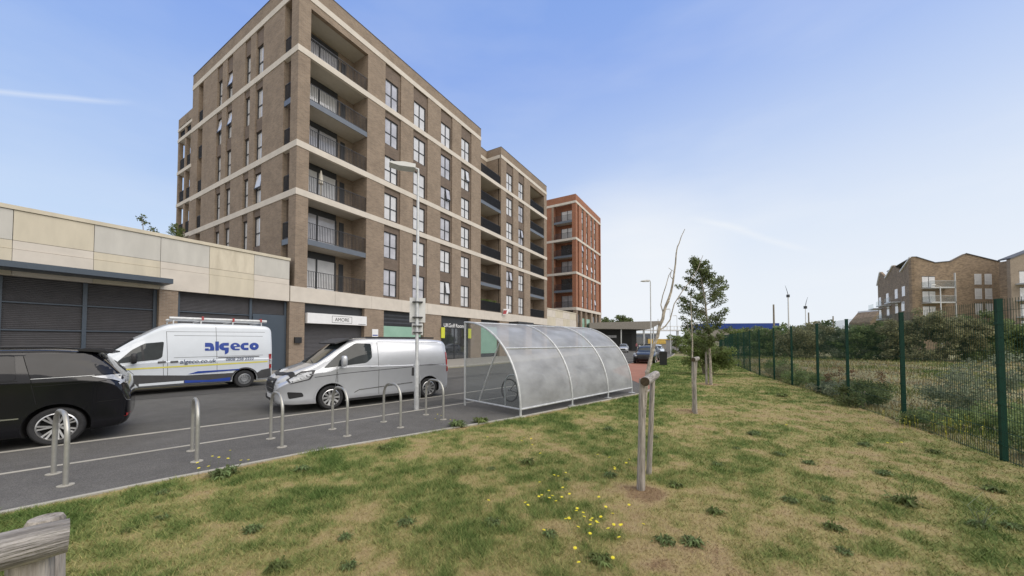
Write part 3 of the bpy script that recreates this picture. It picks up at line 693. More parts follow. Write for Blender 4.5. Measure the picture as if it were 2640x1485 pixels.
for i, z in enumerate(TL[:6]):
    zb = z+.02; band = i in (0, 2, 4)
    s_ = MB().box(.06, 1.7, .73, 4.33, zb-.3, zb-.02); a = s_.build('balcony', M['soffit'], tw)
    if not band: MB().box(.0, .06, .73, 4.33, z-.4, z).build('fascia', M['bluegrey'], a)
    railing(a, .10, 4.3, zb, 3.54, rz=-math.pi/2, sp=.07)
    g = MB().box(1.62, 1.66, 1.0, 3.4, zb, zb+2.3).build('balcony_door', M[('glass_mid', 'glass_dark', 'glass_mid', 'glass_dark', 'glass_light', 'glass_light')[i]], tw)
    MB().box(1.58, 1.62, .9, 1.0, zb, zb+2.4).box(1.58, 1.62, 2.15, 2.25, zb, zb+2.4).box(1.58, 1.62, 3.4, 3.5, zb, zb+2.4).build('frame', M['dark'], g)
MB().box(3.1, 8.2, .25, .3, .1, 6.2).build('shop_window', M['glass_green'], tw)
MB().box(9.3, 13.6, .25, .3, .1, 6.8).box(.85, 2.3, .25, .3, .1, 6.8).build('shop_window', M['glass_dark'], tw)
# ------------------------------------------------------------------ gabled apartment block far to the right
gb = empty('gabled_block', (81.9, 72, 0), 0, 'brown brick apartment block with zigzag gabled roof and glass balconies, beyond the waste ground', 'building')
prof = [(0, 0), (18.1, 0), (18.1, 18.2), (11.2, 19.9), (8, 18.3), (4.8, 18.0), (1.0, 19.2), (0, 19.2)]
MB().prism(prof, 0, .5, 'y').build('wall', M['brick_far'], gb)
sd = Vector((11.2, 17.5)).normalized()
def onside(d, o): return (sd.x*d+sd.y*o, sd.y*d-sd.x*o)   # o: outwards (to the left)
def side_prism(pts, o0, o1, name, m, parent):
    # pts (d, z) on the receding side wall
    vs = []
    for o in (o0, o1):
        for d, z in pts:
            vs.append((sd.x*d-sd.y*o, sd.y*d+sd.x*o, z))
    n = len(pts)
    return MB().add(vs, [tuple(range(n)), tuple(range(2*n-1, n-1, -1))]+[(i, i+n, (i+1) % n+n, (i+1) % n) for i in range(n)]).build(name, m, parent)
side_prism([(.02, 0), (20.8, 0), (20.8, 16.3), (18.6, 19.2), (14.8, 17.2), (10, 19.3), (5.4, 17.2), (.02, 19.2)], -.4, 0, 'wall', M['brick_far'], gb)
for d0, z0, d1, z1 in ((.0, 19.25, 5.4, 17.25), (10, 19.35, 14.8, 17.25), (18.6, 19.25, 20.9, 16.3)):
    side_prism([(d0, z0-.25), (d1, z1-.25), (d1, z1), (d0, z0)], 0, .25, 'verge_board', M['white'], gb)
rp_ = [(0, 19.25), (1.0, 19.28), (4.8, 18.1), (8, 18.4), (11.2, 20.0), (18.1, 18.3), (18.1, 18.16), (11.2, 19.86), (8, 18.26), (4.8, 17.96), (1.0, 19.16), (0, 19.16)]
vs = [(x, -.15, z) for x, z in rp_]+[(x+12*sd.x/sd.y, 12, z-.6) for x, z in rp_]; n_ = len(rp_)
MB().add(vs, [tuple(range(n_)), tuple(range(2*n_-1, n_-1, -1))]+[(i, i+n_, (i+1) % n_+n_, (i+1) % n_) for i in range(n_)]).build('roof', M['slate'], gb)
for r, z in enumerate((13.5, 10.5, 7.4)):
    for x in (12.9, 15.0):
        wdw = MB().box(x, x+1.25, -.03, .0, z, z+2.2).build('window', M['glass_light'], gb)
        MB().box(x-.07, x, -.06, 0, z, z+2.2).box(x+1.25, x+1.32, -.06, 0, z, z+2.2).box(x-.07, x+1.32, -.06, 0, z+.7, z+.78).build('frame', M['white'], wdw)
    wdw = MB().box(2.1, 4.7, -.03, 0, z-.6, z+1.6).build('window', M['glass_light'], gb); MB().box(2.05, 4.75, -.05, 0, z+1.6, z+1.7).box(3.35, 3.45, -.05, 0, z-.6, z+1.6).build('frame', M['dark'], wdw)
    if r < 2:
        bl = MB().box(1.9, 6.9, -1.7, 0, z-.95, z-.7).build('balcony', M['galv'], gb)
        MB().box(1.9, 6.9, -1.7, -1.66, z-.7, z+.45).box(1.9, 1.94, -1.66, 0, z-.7, z+.45).box(6.86, 6.9, -1.66, 0, z-.7, z+.45).build('railing', M['polyclear'], bl)
        MB().box(1.85, 6.95, -1.75, -1.62, z+.45, z+.52).build('handrail', M['galv'], bl)
MB().box(6.75, 6.92, -1.7, -1.5, 0, 15.6).build('balcony_post', M['galv'], gb)
for k, (d, z) in enumerate(((3.5, 11.6), (7.6, 11.5), (13.2, 11.2), (18.5, 10.8), (7.6, 8.2), (13, 8.0), (18.5, 7.7), (4, 8.4))):
    a = side_prism([(d, z), (d+1.6, z), (d+1.6, z+2.1), (d, z+2.1)], 0, .05, 'window', M['glass_light'], gb)
for d, z in ((6.2, 10.4), (12, 10.2), (18, 9.9), (12, 7)):
    side_prism([(d-.4, z), (d+3.4, z), (d+3.4, z+.25), (d-.4, z+.25)], .1, 1.7, 'balcony', M['galv'], gb)
    side_prism([(d-.4, z+.25), (d+3.4, z+.25), (d+3.4, z+1.3), (d-.4, z+1.3)], 1.62, 1.68, 'railing', M['polyclear'], gb)
g2 = empty('pale_block', (93.7, 66, 0), 0, 'paler brick apartment block cut off by the right edge of the photograph', 'building')
MB().prism([(0, 0), (14, 0), (14, 20.0), (8, 20.3), (0, 17.3)], 0, .5, 'y').build('wall', M['brick_pale'], g2)
MB().box(.05, .5, .5, 1.6, 0, 17.1).build('side_wall', M['brick_far'], g2)
MB().prism([(-.1, 17.3), (8, 20.35), (14, 20.05), (14, 20.3), (8, 20.6), (-.1, 17.55)], -.15, 1.6, 'y').build('roof', M['slate'], g2)
for z in (13.3, 10.2, 7.1, 4):
    wdw = MB().box(1.6, 4.6, -.03, 0, z-.5, z+1.7).build('window', M['glass_light'], g2); MB().box(1.5, 4.7, -.05, -.03, z+1.7, z+1.8).build('frame', M['dark'], wdw)
    bl = MB().box(.8, 6, -1.5, 0, z-.85, z-.6).build('balcony', M['galv'], g2); MB().box(.8, 6, -1.5, -1.46, z-.6, z+.5).build('railing', M['polyclear'], bl)
g3 = empty('gabled_house', (134, 128, 0), 0, 'small distant brick gable with a white verge, left of the zigzag roofed block', 'house')
MB().prism([(-4, 0), (6, 0), (6, 8.5), (-.5, 13.0), (-4, 9)], 0, 8, 'y').build('wall', M['brick_far'], g3)
MB().prism([(-.5, 13.0), (6, 8.3), (6, 8.9), (-.5, 13.5)], -.2, 8, 'y').build('verge_board', M['white'], g3)
# long blue-clad shed and grey shed low on the horizon
bs = empty('blue_shed', (96, 150, 0), R(-8), 'long low blue-clad warehouse on the horizon left of the masts', 'warehouse')
MB().box(-14, 16, 0, 20, 0, 7.2).build('wall', M['farpave'], bs); MB().box(-14.1, 16.1, -.2, 20.2, 7.2, 9.6).build('blue_cladding', M['blueclad'], bs)
# railway station canopy building at the end of the road
st = empty('station_building', (18.5, 70, 0), R(-4), 'low grey station building with an overhanging pitched canopy at the end of the road', 'building')
MB().prism([(-3.5, 4.3), (7.6, 4.15), (10.3, 5.5), (9.6, 5.7), (-1, 5.5), (-3.5, 5.4)], -3, 6, 'y').build('roof', M['roofgrey'], st)
MB().box(-3, 6.6, 2, 6, 0, 4.4).build('wall', M['trim'], st)
MB().box(6.6, 6.9, -2.6, -2.3, 0, 4.4).box(8.4, 8.6, -2.6, -2.4, 0, 4.8).box(2.4, 2.6, -2.6, -2.4, 0, 4.3).build('post', M['galv'], st)
MB().box(3.4, 5.6, 1.9, 2, .2, 3.4).build('gate', M['black'], st)
MB().box(-.4, 2.6, 1.85, 2, 2.6, 3.1).build('window', M['glass_mid'], st)
br = empty('footbridge', (30, 100, 0), 0, 'white covered footbridge spanning behind the dead sapling', 'footbridge')
MB().box(-1, 20, 0, 3, 4.9, 5.2).box(-1, 20, 0, .15, 6.1, 6.25).build('deck', M['white'], br)
rb = MB()
for x in range(-1, 21, 1): rb.box(x-.06, x+.06, .02, .12, 5.2, 6.1)
rb.build('railing', M['white'], br); MB().box(2, 2.5, .5, 1, 0, 4.9).box(17, 17.5, .5, 1, 0, 4.9).build('pier', M['galv'], br)
bb = empty('site_hoarding', (33.5, 84, 0), 0, 'yellow banner fixed along a grey hoarding at the end of the road', 'hoarding')
MB().box(-1.4, 6.4, .02, .12, .1, 1.5).build('panel', M['farpave'], bb); MB().box(-1.2, 4.9, -.04, .0, 1.3, 2.45).build('banner', M['ochre'], bb)
cn_ = empty('cabin', (31.3, 62, 0), R(20), 'grey-green metal cabin behind the bin and far lamp posts', 'cabin')
MB().box(-1.6, 1.2, 0, 4, 0, 2.0).build('wall', M['leaf_g'] if False else M['signback'], cn_); MB().box(-1.7, 1.3, -.1, 4.1, 2.0, 2.12).build('roof', M['galv'], cn_)
# ------------------------------------------------------------------ bicycle shelter
sh_o = empty('bike_shelter', (*W(6.12, -8.03), 0), math.pi/4, 'curved clear plastic cycle shelter with galvanised arched frame beside the grass', 'bicycle shelter')
# local: x along the road, y towards the road is +, so the back foot (grass side) is at y = -2.17
Rr, BL = 2.17, 5.75
def arc(k0, k1, r, n=18): return [(-r*math.cos(R(a)), .18+r*math.sin(R(a))) for a in np.linspace(k0, k1, n)]
AX = [0.03, 2.14, 4.1, BL-.03]
for x in AX:
    pts = [(x, -Rr, 0), (x, -Rr, .18)]+[(x, y, z) for y, z in arc(4, 90, Rr)]
    MB().tube(pts, .028, 8).build('arch', M['galv'], sh_o, smooth=True)
    if x in (AX[0], AX[-1]): MB().tube([(x, 0, 0), (x, 0, .18+Rr)], .03, 8).build('post', M['galv'], sh_o, smooth=True)
    MB().box(x-.09, x+.09, -Rr-.09, -Rr+.09, .0, .014).build('foot_plate', M['galv'], sh_o)
for a in (0, 42, 90): y, z = -Rr*math.cos(R(a)), .18+Rr*math.sin(R(a)); MB().tube([(0, y, z), (BL, y, z)], .02 if a == 42 else .026, 8).build('purlin', M['galv'], sh_o, smooth=True)
for x in (AX[0], AX[-1]): MB().tube([(x, -Rr, .18), (x, 0, .18)], .024, 8).tube([(x, -.62, .2), (x, -1.42, 1.76)], .02, 8).build('brace', M['galv'], sh_o, smooth=True)
for i in range(3):
    x0, x1 = AX[i]+.02, AX[i+1]-.02; vs = []; fs = []; ar = arc(0, 90, Rr-.01, 26)
    for y, z in ar: vs += [(x0, y, z), (x1, y, z)]
    for k in range(25): fs.append((2*k, 2*k+1, 2*k+3, 2*k+2))
    o = MB().add(vs, fs).build('roof_sheet', M['poly'], sh_o, smooth=True)
for x in (AX[0], AX[-1]):
    ar = arc(0, 90, Rr-.03, 22)
    MB().prism([(0, .2)]+[(y, z) for y, z in ar], x-.002, x+.002, 'x').build('end_panel', M['polyclear'], sh_o)
# stands, bicycles and covered things inside the shelter
def arch_stand(name, mats, r=.024, wd=.75, ht=.87, n=10):
    rc = .16; pts = [(0, -wd/2, 0), (0, -wd/2, ht-rc-.18)]
    for a in np.linspace(0, 90, 9)[1:]: pts.append((0, -wd/2+.28-.28*math.cos(R(a)), ht-.28+.28*math.sin(R(a))))
    for a in np.linspace(90, 0, 9): pts.append((0, wd/2-.28+.28*math.cos(R(a)), ht-.28+.28*math.sin(R(a))))
    pts.append((0, wd/2, 0)); return MB().tube(pts, r, n)
for i in range(5):
    o = arch_stand('', 0).build('cycle_rack', M['galv'], smooth=True); o.location = (*W(7.0+i*.95, -6.9), .004); o.rotation_euler = (0, 0, math.pi/4)
    tag(o, ('hoop cycle rack inside the shelter nearest its open end', 'second hoop cycle rack from the near end inside the shelter', 'middle hoop cycle rack inside the shelter', 'fourth hoop cycle rack from the near end inside the shelter', 'hoop cycle rack at the far end inside the shelter')[i], 'bike rack', 'hoop racks inside the shelter')
def bicycle(loc, rz, col, label, tilt=0):
    b = empty('bicycle', loc, rz, label, 'bicycle', 'bicycles parked in the shelter'); b.rotation_euler = (tilt, 0, rz)
    for x in (-.52, .52):
        t = MB().lathe([(.335, -.02), (.35, 0), (.335, .02), (.31, .018), (.31, -.018), (.335, -.02)], (x, 0, .35), 'y', 28)
        o = t.build('wheel', M['tyre'], b, smooth=True); s = MB()
        for k in range(10): a = math.pi*k/10; s.tube([(x-.31*math.cos(a), 0, .35-.31*math.sin(a)), (x+.31*math.cos(a), 0, .35+.31*math.sin(a))], .002, 3)
        s.lathe([(.03, -.04), (.03, .04)], (x, 0, .35), 'y', 10); s.build('spokes', M['galv'], o)
    MB().tube([(.52, 0, .35), (.40, 0, .82), (.37, 0, .95)], .016).tube([(.42, 0, .78), (-.12, 0, .74)], .016).tube([(.42, 0, .74), (.0, 0, .28)], .018).tube([(.0, 0, .28), (-.16, 0, .86)], .015).tube([(-.12, 0, .76), (-.52, 0, .35)], .010).tube([(0, 0, .28), (-.52, 0, .35)], .010).build('frame', col, b, smooth=True)
    MB().tube([(.30, -.28, .99), (.38, -.1, .97), (.38, .1, .97), (.30, .28, .99)], .012).build('handlebar', M['black'], b, smooth=True)
    MB().tube([(-.30, 0, .89), (-.10, 0, .90), (.02, 0, .88)], [.07, .05, .02], 8).build('saddle', M['black'], b, smooth=True)
    return b
bicycle((*W(7.45, -7.0), .004), -math.pi/4+.05, M['black'], 'dark bicycle standing across the shelter near its open end')
bicycle((*W(9.4, -6.95), .004), -math.pi/4-.06, M['redlens'], 'red framed bicycle parked in the middle of the shelter')
bicycle((*W(10.3, -6.9), .004), -math.pi/4+.03, M['jean'], 'dark blue bicycle parked towards the far end of the shelter')
def cover(loc, rz, sx_, sy_, sz_, label, seed, m):
    bm = bmesh.new(); bmesh.ops.create_icosphere(bm, subdivisions=4, radius=1)
    r_ = random.Random(seed); ph = [r_.random()*6 for _ in range(6)]
    for v in bm.verts:
        x, y, z = v.co; k = 1+.10*math.sin(5*x+ph[0])*math.cos(4*y+ph[1])+.07*math.sin(9*y+7*z+ph[2])+.05*math.sin(13*x+ph[3])
        zz = max(-.96, z)
        v.co = (x*k*sx_*(1.05-.25*(zz+1)/2), y*k*sy_*(1.1-.35*(zz+1)/2), (zz+.96)*sz_*k*.52)
    me = bpy.data.meshes.new('motorbike_cover'); bm.to_mesh(me); bm.free(); me.materials.append(m); me.polygons.foreach_set('use_smooth', [True]*len(me.polygons))
    o = bpy.data.objects.new('motorbike_cover', me); COL.objects.link(o); o.location = loc; o.rotation_euler = (0, 0, rz)
    return tag(o, label, 'cover', 'covered motorbikes in the shelter')
cover((*W(8.3, -7.0), .0), -math.pi/4, .85, .32, 1.05, 'black sheet draped over a motorbike between the two nearest bicycles', 4, M['black'])
cover((*W(11.2, -6.95), .0), -math.pi/4, .85, .35, .95, 'dark sheet draped over a motorbike at the far end of the shelter', 8, M['jean'])
# ------------------------------------------------------------------ steel hoops along the footway
SP = [((169, 1252.5), (138, 1222.4)), ((507.8, 1191.3), (495.3, 1161.8)), ((728, 1154), (697, 1130.8)), ((896, 1125), (856, 1106.5)), ((1032.5, 1102.8), (989, 1088)), ((1145.5, 1083), (1095.8, 1069))]
def Gp(u, v, z=0.0):
    a = (u-1320)/910; b = -(v-855.6)/910; p = R(1.6); dz = math.sin(p)+b*math.cos(p); t = (z-1.8)/dz
    return (a*t, (math.cos(p)-b*math.sin(p))*t)
sl_ = ['steel bike hoop in front of the black car wheel, nearest on the left', 'steel bike hoop standing alone between the black car and the silver van, second from left', 'steel bike hoop just in front of the silver van grille', 'steel bike hoop in front of the silver van front wheel', 'steel bike hoop between the silver van front wheel and the lamp post', 'steel bike hoop right of the lamp post near the shelter']
hoop = arch_stand('', 0, .026, .76, .88, 12); hp = None
for (na, nb), l in zip(SP, sl_):
    pa, pb = Vector(Gp(*na)), Vector(Gp(*nb)); pm = (pa+pb)/2; pd = pb-pa
    e = empty('bike_stand', (pm.x, pm.y, .004), math.atan2(pd.y, pd.x)-math.pi/2, l, 'bike stand', 'steel hoop bike stands along the footway')
    if hp is None:
        hp = hoop.build('hoop', M['steel'], e, smooth=True)
        pl_ = [MB().lathe([(.0, .0), (.075, .0), (.075, .008), (.0, .009)], (0, y, 0), 'z', 18).build('base_plate', M['kerb'], e) for y in (-.38, .38)]
    else:
        for q in [hp]+pl_: c_ = q.copy(); COL.objects.link(c_); c_.parent = e
# ------------------------------------------------------------------ lamp posts
def lamp(x, y, h, label, rz, sc_=1.0):
    e = empty('street_lamp', (x, y, 0), rz, label, 'street lamp', 'street lamps along the road')
    MB().tube([(0, 0, 0), (0, 0, 1.25), (0, 0, 1.32), (0, 0, h-.1)], [.066, .064, .046, .034], 14).build('column', M['galv'], e, smooth=True)
    MB().tube([(0, 0, h-.12), (0, 0, h), (.12, 0, h+.02)], [.03, .035, .03], 10).build('bracket', M['galv'], e, smooth=True)
    MB().prism([(.08, h-.03), (.08, h+.07), (.35, h+.085), (.72, h+.03), (.74, h-.0), (.5, h-.04)], -.15, .15, 'y').build('lantern', M['signback'], e)
    MB().box(-.09, -.083, -.05, .05, .3, .9).build('access_door', M['galv'], e)
    return e
L1 = lamp(*W(4.86, -8.44), 6.45, 'tall grey lamp post beside the silver van carrying two sign plates', R(200))
for (s, n), l in zip([(26.9, -11.7), (52.3, -19.9), (66.2, -24), (70.6, -23.9)], ['grey lamp post beside the dead sapling near the parked dark cars', 'distant lamp post right of the dead sapling trunk', 'thin distant lamp post right of the yellow banner', 'most distant lamp post just left of the leafy tree']):
    lamp(*W(s, n), 6.5, l, R(180))
sg = empty('road_sign', (*W(4.86, -8.44), 0), R(20), 'large square grey back of a sign clamped to the near lamp post', 'sign')
MB().box(-.19, .22, .06, .068, 2.32, 2.98).build('plate', M['signback'], sg)
for z in (2.45, 2.86): MB().box(-.12, .14, -.065, .06, z-.015, z+.015).build('clamp', M['trim'], sg)
sg = empty('road_sign', (*W(4.86, -8.44), 0), R(20), 'small grey back of a sign clamped below the larger one', 'sign')
MB().box(-.13, .16, .06, .068, 1.98, 2.29).build('plate', M['signback'], sg)
for z in (2.05, 2.22): MB().box(-.11, .13, -.065, .06, z-.012, z+.012).build('clamp', M['trim'], sg)
# ------------------------------------------------------------------ mesh fence
fe = empty('mesh_fence', (0, 0, 0), 0, 'dark green welded mesh fence with square posts along the right of the lawn', 'fence')
FP = [(6.0, 2.75), (7.35, 5.32), (8.59, 7.78), (9.58, 10.1), (10.8, 12.5), (11.55, 14.6), (12.3, 16.6), (13.15, 18.8), (14.2, 21.1), (15.35, 23.4), (16.5, 25.8), (17.6, 28.2), (18.8, 30.6), (20.0, 33.1), (21.0, 35.3), (22.2, 37.8)]
pp = None; FH = 2.43
for i, (x, y) in enumerate(FP):
    nx_ = FP[min(i+1, len(FP)-1)]; pv = FP[max(i-1, 0)]; a = math.atan2(nx_[1]-pv[1], nx_[0]-pv[0])
    if i:
        m = MB().box(-.03, .03, -.03, .03, 0, FH+.02).box(-.033, .033, -.033, .033, FH+.02, FH+.04)
        for z in (.3, .9, 1.5, 2.1): m.box(-.033, .033, .03, .042, z-.02, z+.02)
        if pp is None: pp = m.build('post', M['fence'], fe); o = pp
        else: o = pp.copy(); COL.objects.link(o)
        o.location = (x, y, -.02); o.rotation_euler = (0, 0, a)
    if i < len(FP)-1:
        L = math.hypot(nx_[0]-x, nx_[1]-y)-.06; aa = math.atan2(nx_[1]-y, nx_[0]-x); m = MB(); n = int(L/.05); r = .0020
        for k in range(n+1):
            xx = .03+k*L/n; m.box(xx-r, xx+r, .030-r, .030+r, .03, FH)
        for z in np.arange(.06, FH, .2):
            for o_ in (.0245, .0355): m.box(.0, L+.06, o_-r, o_+r, z-r, z+r)
        o = m.build('wire_panel', M['fence'], fe, fix=False); o.location = (x, y, 0); o.rotation_euler = (0, 0, aa)
# ------------------------------------------------------------------ tree stakes
def stakes(a, b, l0, l1, label, r=.05, logr=.055):
    # a, b: (x, y, top x, top y, top z); l0, l1: ends of the crossbar
    e = empty('tree_stake', (a[0], a[1], 0), 0, label, 'tree stake', 'timber tree stakes on the lawn')
    ox, oy = a[0], a[1]
    for q in (a, b):
        if q is None: continue
        r1_ = r*(1.0 if q is a else .68); k1 = .66 if q is a else .95
        MB().tube([(q[0]-ox, q[1]-oy, -.1), ((q[0]+q[2])/2-ox+.006, (q[1]+q[3])/2-oy, q[4]*.5), (q[2]-ox, q[3]-oy, q[4]-.012), (q[2]-ox, q[3]-oy, q[4])], [r1_*1.02, r1_*(.5+.5*k1), r1_*k1, r1_*k1*.85], 14).build('stake', M['wood'], e, smooth=True)
    d = Vector(l1)-Vector(l0); L = d.length; rr_ = random.Random(int(L*1000)); pr = [(.0, -.001), (logr*.93, 0), (logr, .008)]
    n = 24; vs = []; K_ = 14
    for i in range(K_+1):
        for k in range(n):
            t = 2*math.pi*k/n; q = logr*(1+.02*math.sin(3*t+1)+.016*math.sin(11*t+i*.1)+.012*math.sin(i*.9+t)); q *= .95 if i in (0, K_) else 1
            vs.append((L*i/K_, q*math.cos(t), q*math.sin(t)))
    fs = [(i*n+k, i*n+(k+1) % n, (i+1)*n+(k+1) % n, (i+1)*n+k) for i in range(K_) for k in range(n)]
    m = MB().add(vs, fs, 0); m.add(vs[:n], [tuple(range(n))[::-1]], 1).add(vs[K_*n:], [tuple(range(n))], 1)
    o = m.build('crossbar', [M['wood_x'], M['endgrain']], e, smooth=True); o.location = (l0[0]-ox, l0[1]-oy, l0[2]); o.rotation_mode = 'QUATERNION'; o.rotation_quaternion = d.to_track_quat('X', 'Z')
    return e
stakes((1.548, 4.30, 1.555, 4.24, 1.36), (1.835, 4.80, 1.875, 4.72, 1.36), (1.545, 4.12, 1.335), (2.0, 4.92, 1.345), 'weathered timber stakes with a round crossbar beside the dead sapling in mid lawn', .05)
stakes((4.575, 8.86, 4.52, 8.80, 1.36), (4.66, 9.15, 4.74, 9.10, 1.36), (4.46, 8.70, 1.36), (4.86, 9.25, 1.36), 'timber stakes with a crossbar holding a thin bare sapling farther down the lawn', .05)
stakes((-1.175, .865, -1.168, .872, 1.285), (-1.27, .985, -1.27, .975, 1.322), (-1.095, .885, 1.322), (-1.52, .32, 1.35), 'grey cracked log crossbar on a stake right in front of the camera at bottom left', .056, .041)
# ------------------------------------------------------------------ plants
def leaves(clumps, n, size, rng, flat=.5):
    """clumps: array (k, 4) of centre + radius. Small leaf quads scattered round them."""
    cl = np.asarray(clumps); w_ = cl[:, 3]**2; idx = rng.choice(len(cl), n, p=w_/w_.sum()); d = rng.normal(size=(n, 3)); d /= np.linalg.norm(d, axis=1)[:, None]
    p = cl[idx, :3]+d*(cl[idx, 3]*rng.random(n)**.45)[:, None]*np.array([1, 1, .8])
    a = rng.normal(size=(n, 3)); a /= np.linalg.norm(a, axis=1)[:, None]; b = rng.normal(size=(n, 3)); b -= (b*a).sum(1)[:, None]*a; b /= np.linalg.norm(b, axis=1)[:, None]
    s = size*(.6+.8*rng.random(n))[:, None]
    return np.stack([p-a*s, p-b*s*.5+a*s*.1, p+a*s, p+b*s*.5+a*s*.1], 1).reshape(-1, 3)
def clumps_in(blobs, k, rad, rng):
    out_ = []
    for _ in range(k):
        c = blobs[int(rng.integers(len(blobs)))]
        d = rng.normal(size=3); d /= np.linalg.norm(d); q = rng.random()**.4
        out_.append((c[0]+d[0]*c[3]*q, c[1]+d[1]*c[4]*q, max(.1, c[2]+d[2]*c[5]*q), rad*(.5+rng.random())))
    return out_
def shrub(name, loc, blobs, k, rad, n, size, m, label, seed, cat='shrub', group=None, stems=True, part='foliage'):
    rng = np.random.default_rng(seed); e = empty(name, loc, 0, label, cat, group)
    v = leaves(clumps_in(blobs, k, rad, rng), n, size, rng); npmesh(part, v, n, M[m], e)
    if stems:
        s = MB(); rr_ = random.Random(seed)
        for _ in range(7):
            c = rr_.choice(blobs); s.tube([(c[0]*.3+rr_.uniform(-.1, .1), c[1]*.3, -.1), (c[0]*.6, c[1]*.6, c[2]*.5), (c[0]+rr_.uniform(-.3, .3)*c[3], c[1], c[2]+c[5]*.4)], [.03*rad*3, .02*rad*3, .006], 6)
        s.build('stem', M['bark'], e)
    return e
# leafy young tree
rng = np.random.default_rng(5)
tr = empty('leafy_tree', (8.29, 14.76, 0), 0, 'young leafy tree with an open dark green crown and thin stem near the fence', 'tree')
MB().tube([(0, 0, -.05), (-.02, 0, 1.0), (-.08, 0, 2.2), (-.2, 0, 3.6), (-.38, 0, 4.7), (-.48, 0, 5.35)], [.065, .05, .042, .03, .016, .006], 10).build('trunk', M['bark_pale'], tr, smooth=True)
cl = []; bm_ = MB()
for i in range(60):
    z = 1.25+3.95*(i/60)**.9; tx = np.interp(z, [0, 1, 2.2, 3.6, 4.7, 5.35], [0, -.02, -.08, -.2, -.38, -.48])
    wmax = np.interp(z, [1.2, 1.8, 2.6, 3.4, 4.0, 4.6, 5.0, 5.4], [.6, .9, 1.05, 1.3, 1.05, .6, .35, .15])
    a = rng.random()*2*math.pi; L = wmax*(.45+.55*rng.random()); ex, ey, ez = tx+math.cos(a)*L, math.sin(a)*L, z+L*.45
    bm_.tube([(tx, 0, z), (tx+math.cos(a)*L*.5, math.sin(a)*L*.5, z+L*.16), (ex, ey, ez)], [.014, .009, .003], 5)
    for t in (.45, .7, .9, 1.05): cl.append((tx+(ex-tx)*t, ey*t, z+(ez-z)*t+.02, .10+.11*rng.random()))
bm_.build('branch', M['bark'], tr); npmesh('foliage', leaves(cl, 12500, .040, rng), 12500, M['leaf_t'], tr)
MB().tube([(-.13, .1, -.1), (-.13, .1, 1.45)], .045, 10).build('stake', M['wood'], tr, smooth=True)
# dead sapling
ds = empty('dead_sapling', (1.83, 4.96, 0), 0, 'bare dead sapling with flaking pale bark and upright twigs tied to the near stakes', 'tree')
def px3(u, v, Y):
    a = (u-1320)/910; b = -(v-855.6)/910; p = R(1.6); dy = math.cos(p)-b*math.sin(p); t = Y/dy
    return (a*t-1.83, 0, 1.8+(math.sin(p)+b*math.cos(p))*t)
TK = [(1656, 1200), (1660, 1080), (1669, 966), (1678, 925), (1687, 887), (1697, 866), (1702, 840), (1709, 822), (1712, 808), (1717, 791), (1724, 770), (1731, 752), (1735, 728), (1739, 704), (1742, 680), (1745, 652), (1747, 636), (1751, 627), (1757, 610), (1766, 590)]
rr_ = random.Random(3)
pts = [Vector(px3(u+rr_.uniform(-1, 1), v, 4.95)) for u, v in TK]
MB().tube(pts, list(np.interp(range(20), [0, 3, 8, 12, 16, 19], [.030, .026, .022, .014, .008, .004])), 8).build('trunk', M['bark_pale'], ds, smooth=True)
tb = MB()
for br_, r0 in (([(1702, 850), (1716, 842), (1728, 824), (1739, 783), (1762, 748), (1785, 719), (1800, 692), (1813, 658)], .010), ([(1710, 806), (1704, 786), (1709, 762), (1717, 737), (1725, 710), (1733, 696), (1738, 700)], .008), ([(1735, 720), (1728, 712), (1733, 696), (1725, 690)], .005), ([(1697, 862), (1698, 840), (1697, 822)], .010), ([(1717, 791), (1722, 786), (1727, 776)], .006)):
    p_ = [Vector(px3(u+rr_.uniform(-.7, .7), v, 4.95)) for u, v in br_]; tb.tube(p_, list(np.linspace(r0, .003, len(p_))), 6)
tb.build('branch', M['bark_pale'], ds, smooth=True)
s2_ = empty('thin_sapling', (4.62, 9.0, 0), 0, 'thin bare sapling stem between the second pair of stakes', 'tree')
MB().tube([(0, .05, -.05), (-.03, .02, 1.0), (-.02, 0, 1.8), (-.04, 0, 2.45), (-.05, 0, 3.0)], [.022, .018, .015, .01, .004], 7).build('trunk', M['bark_pale'], s2_, smooth=True)
MB().tube([(-.02, 0, 1.9), (-.12, 0, 2.1), (-.15, 0, 2.3)], [.008, .006, .003], 5).tube([(-.03, 0, 2.1), (.08, .03, 2.3)], [.006, .003], 5).build('branch', M['bark_pale'], s2_)
shrub('leafy_bush', (10.7, 19.4, 0), [(0, 0, 1.3, 1.1, .9, 1.0), (-.6, 0, 1.6, .8, .6, .9), (.7, -.2, 1.0, .8, .6, .7), (-.3, 0, .7, 1.1, .7, .6)], 80, .30, 10500, .055, 'leaf_b', 'bright green bush spilling round the foot of the leafy tree', 21)
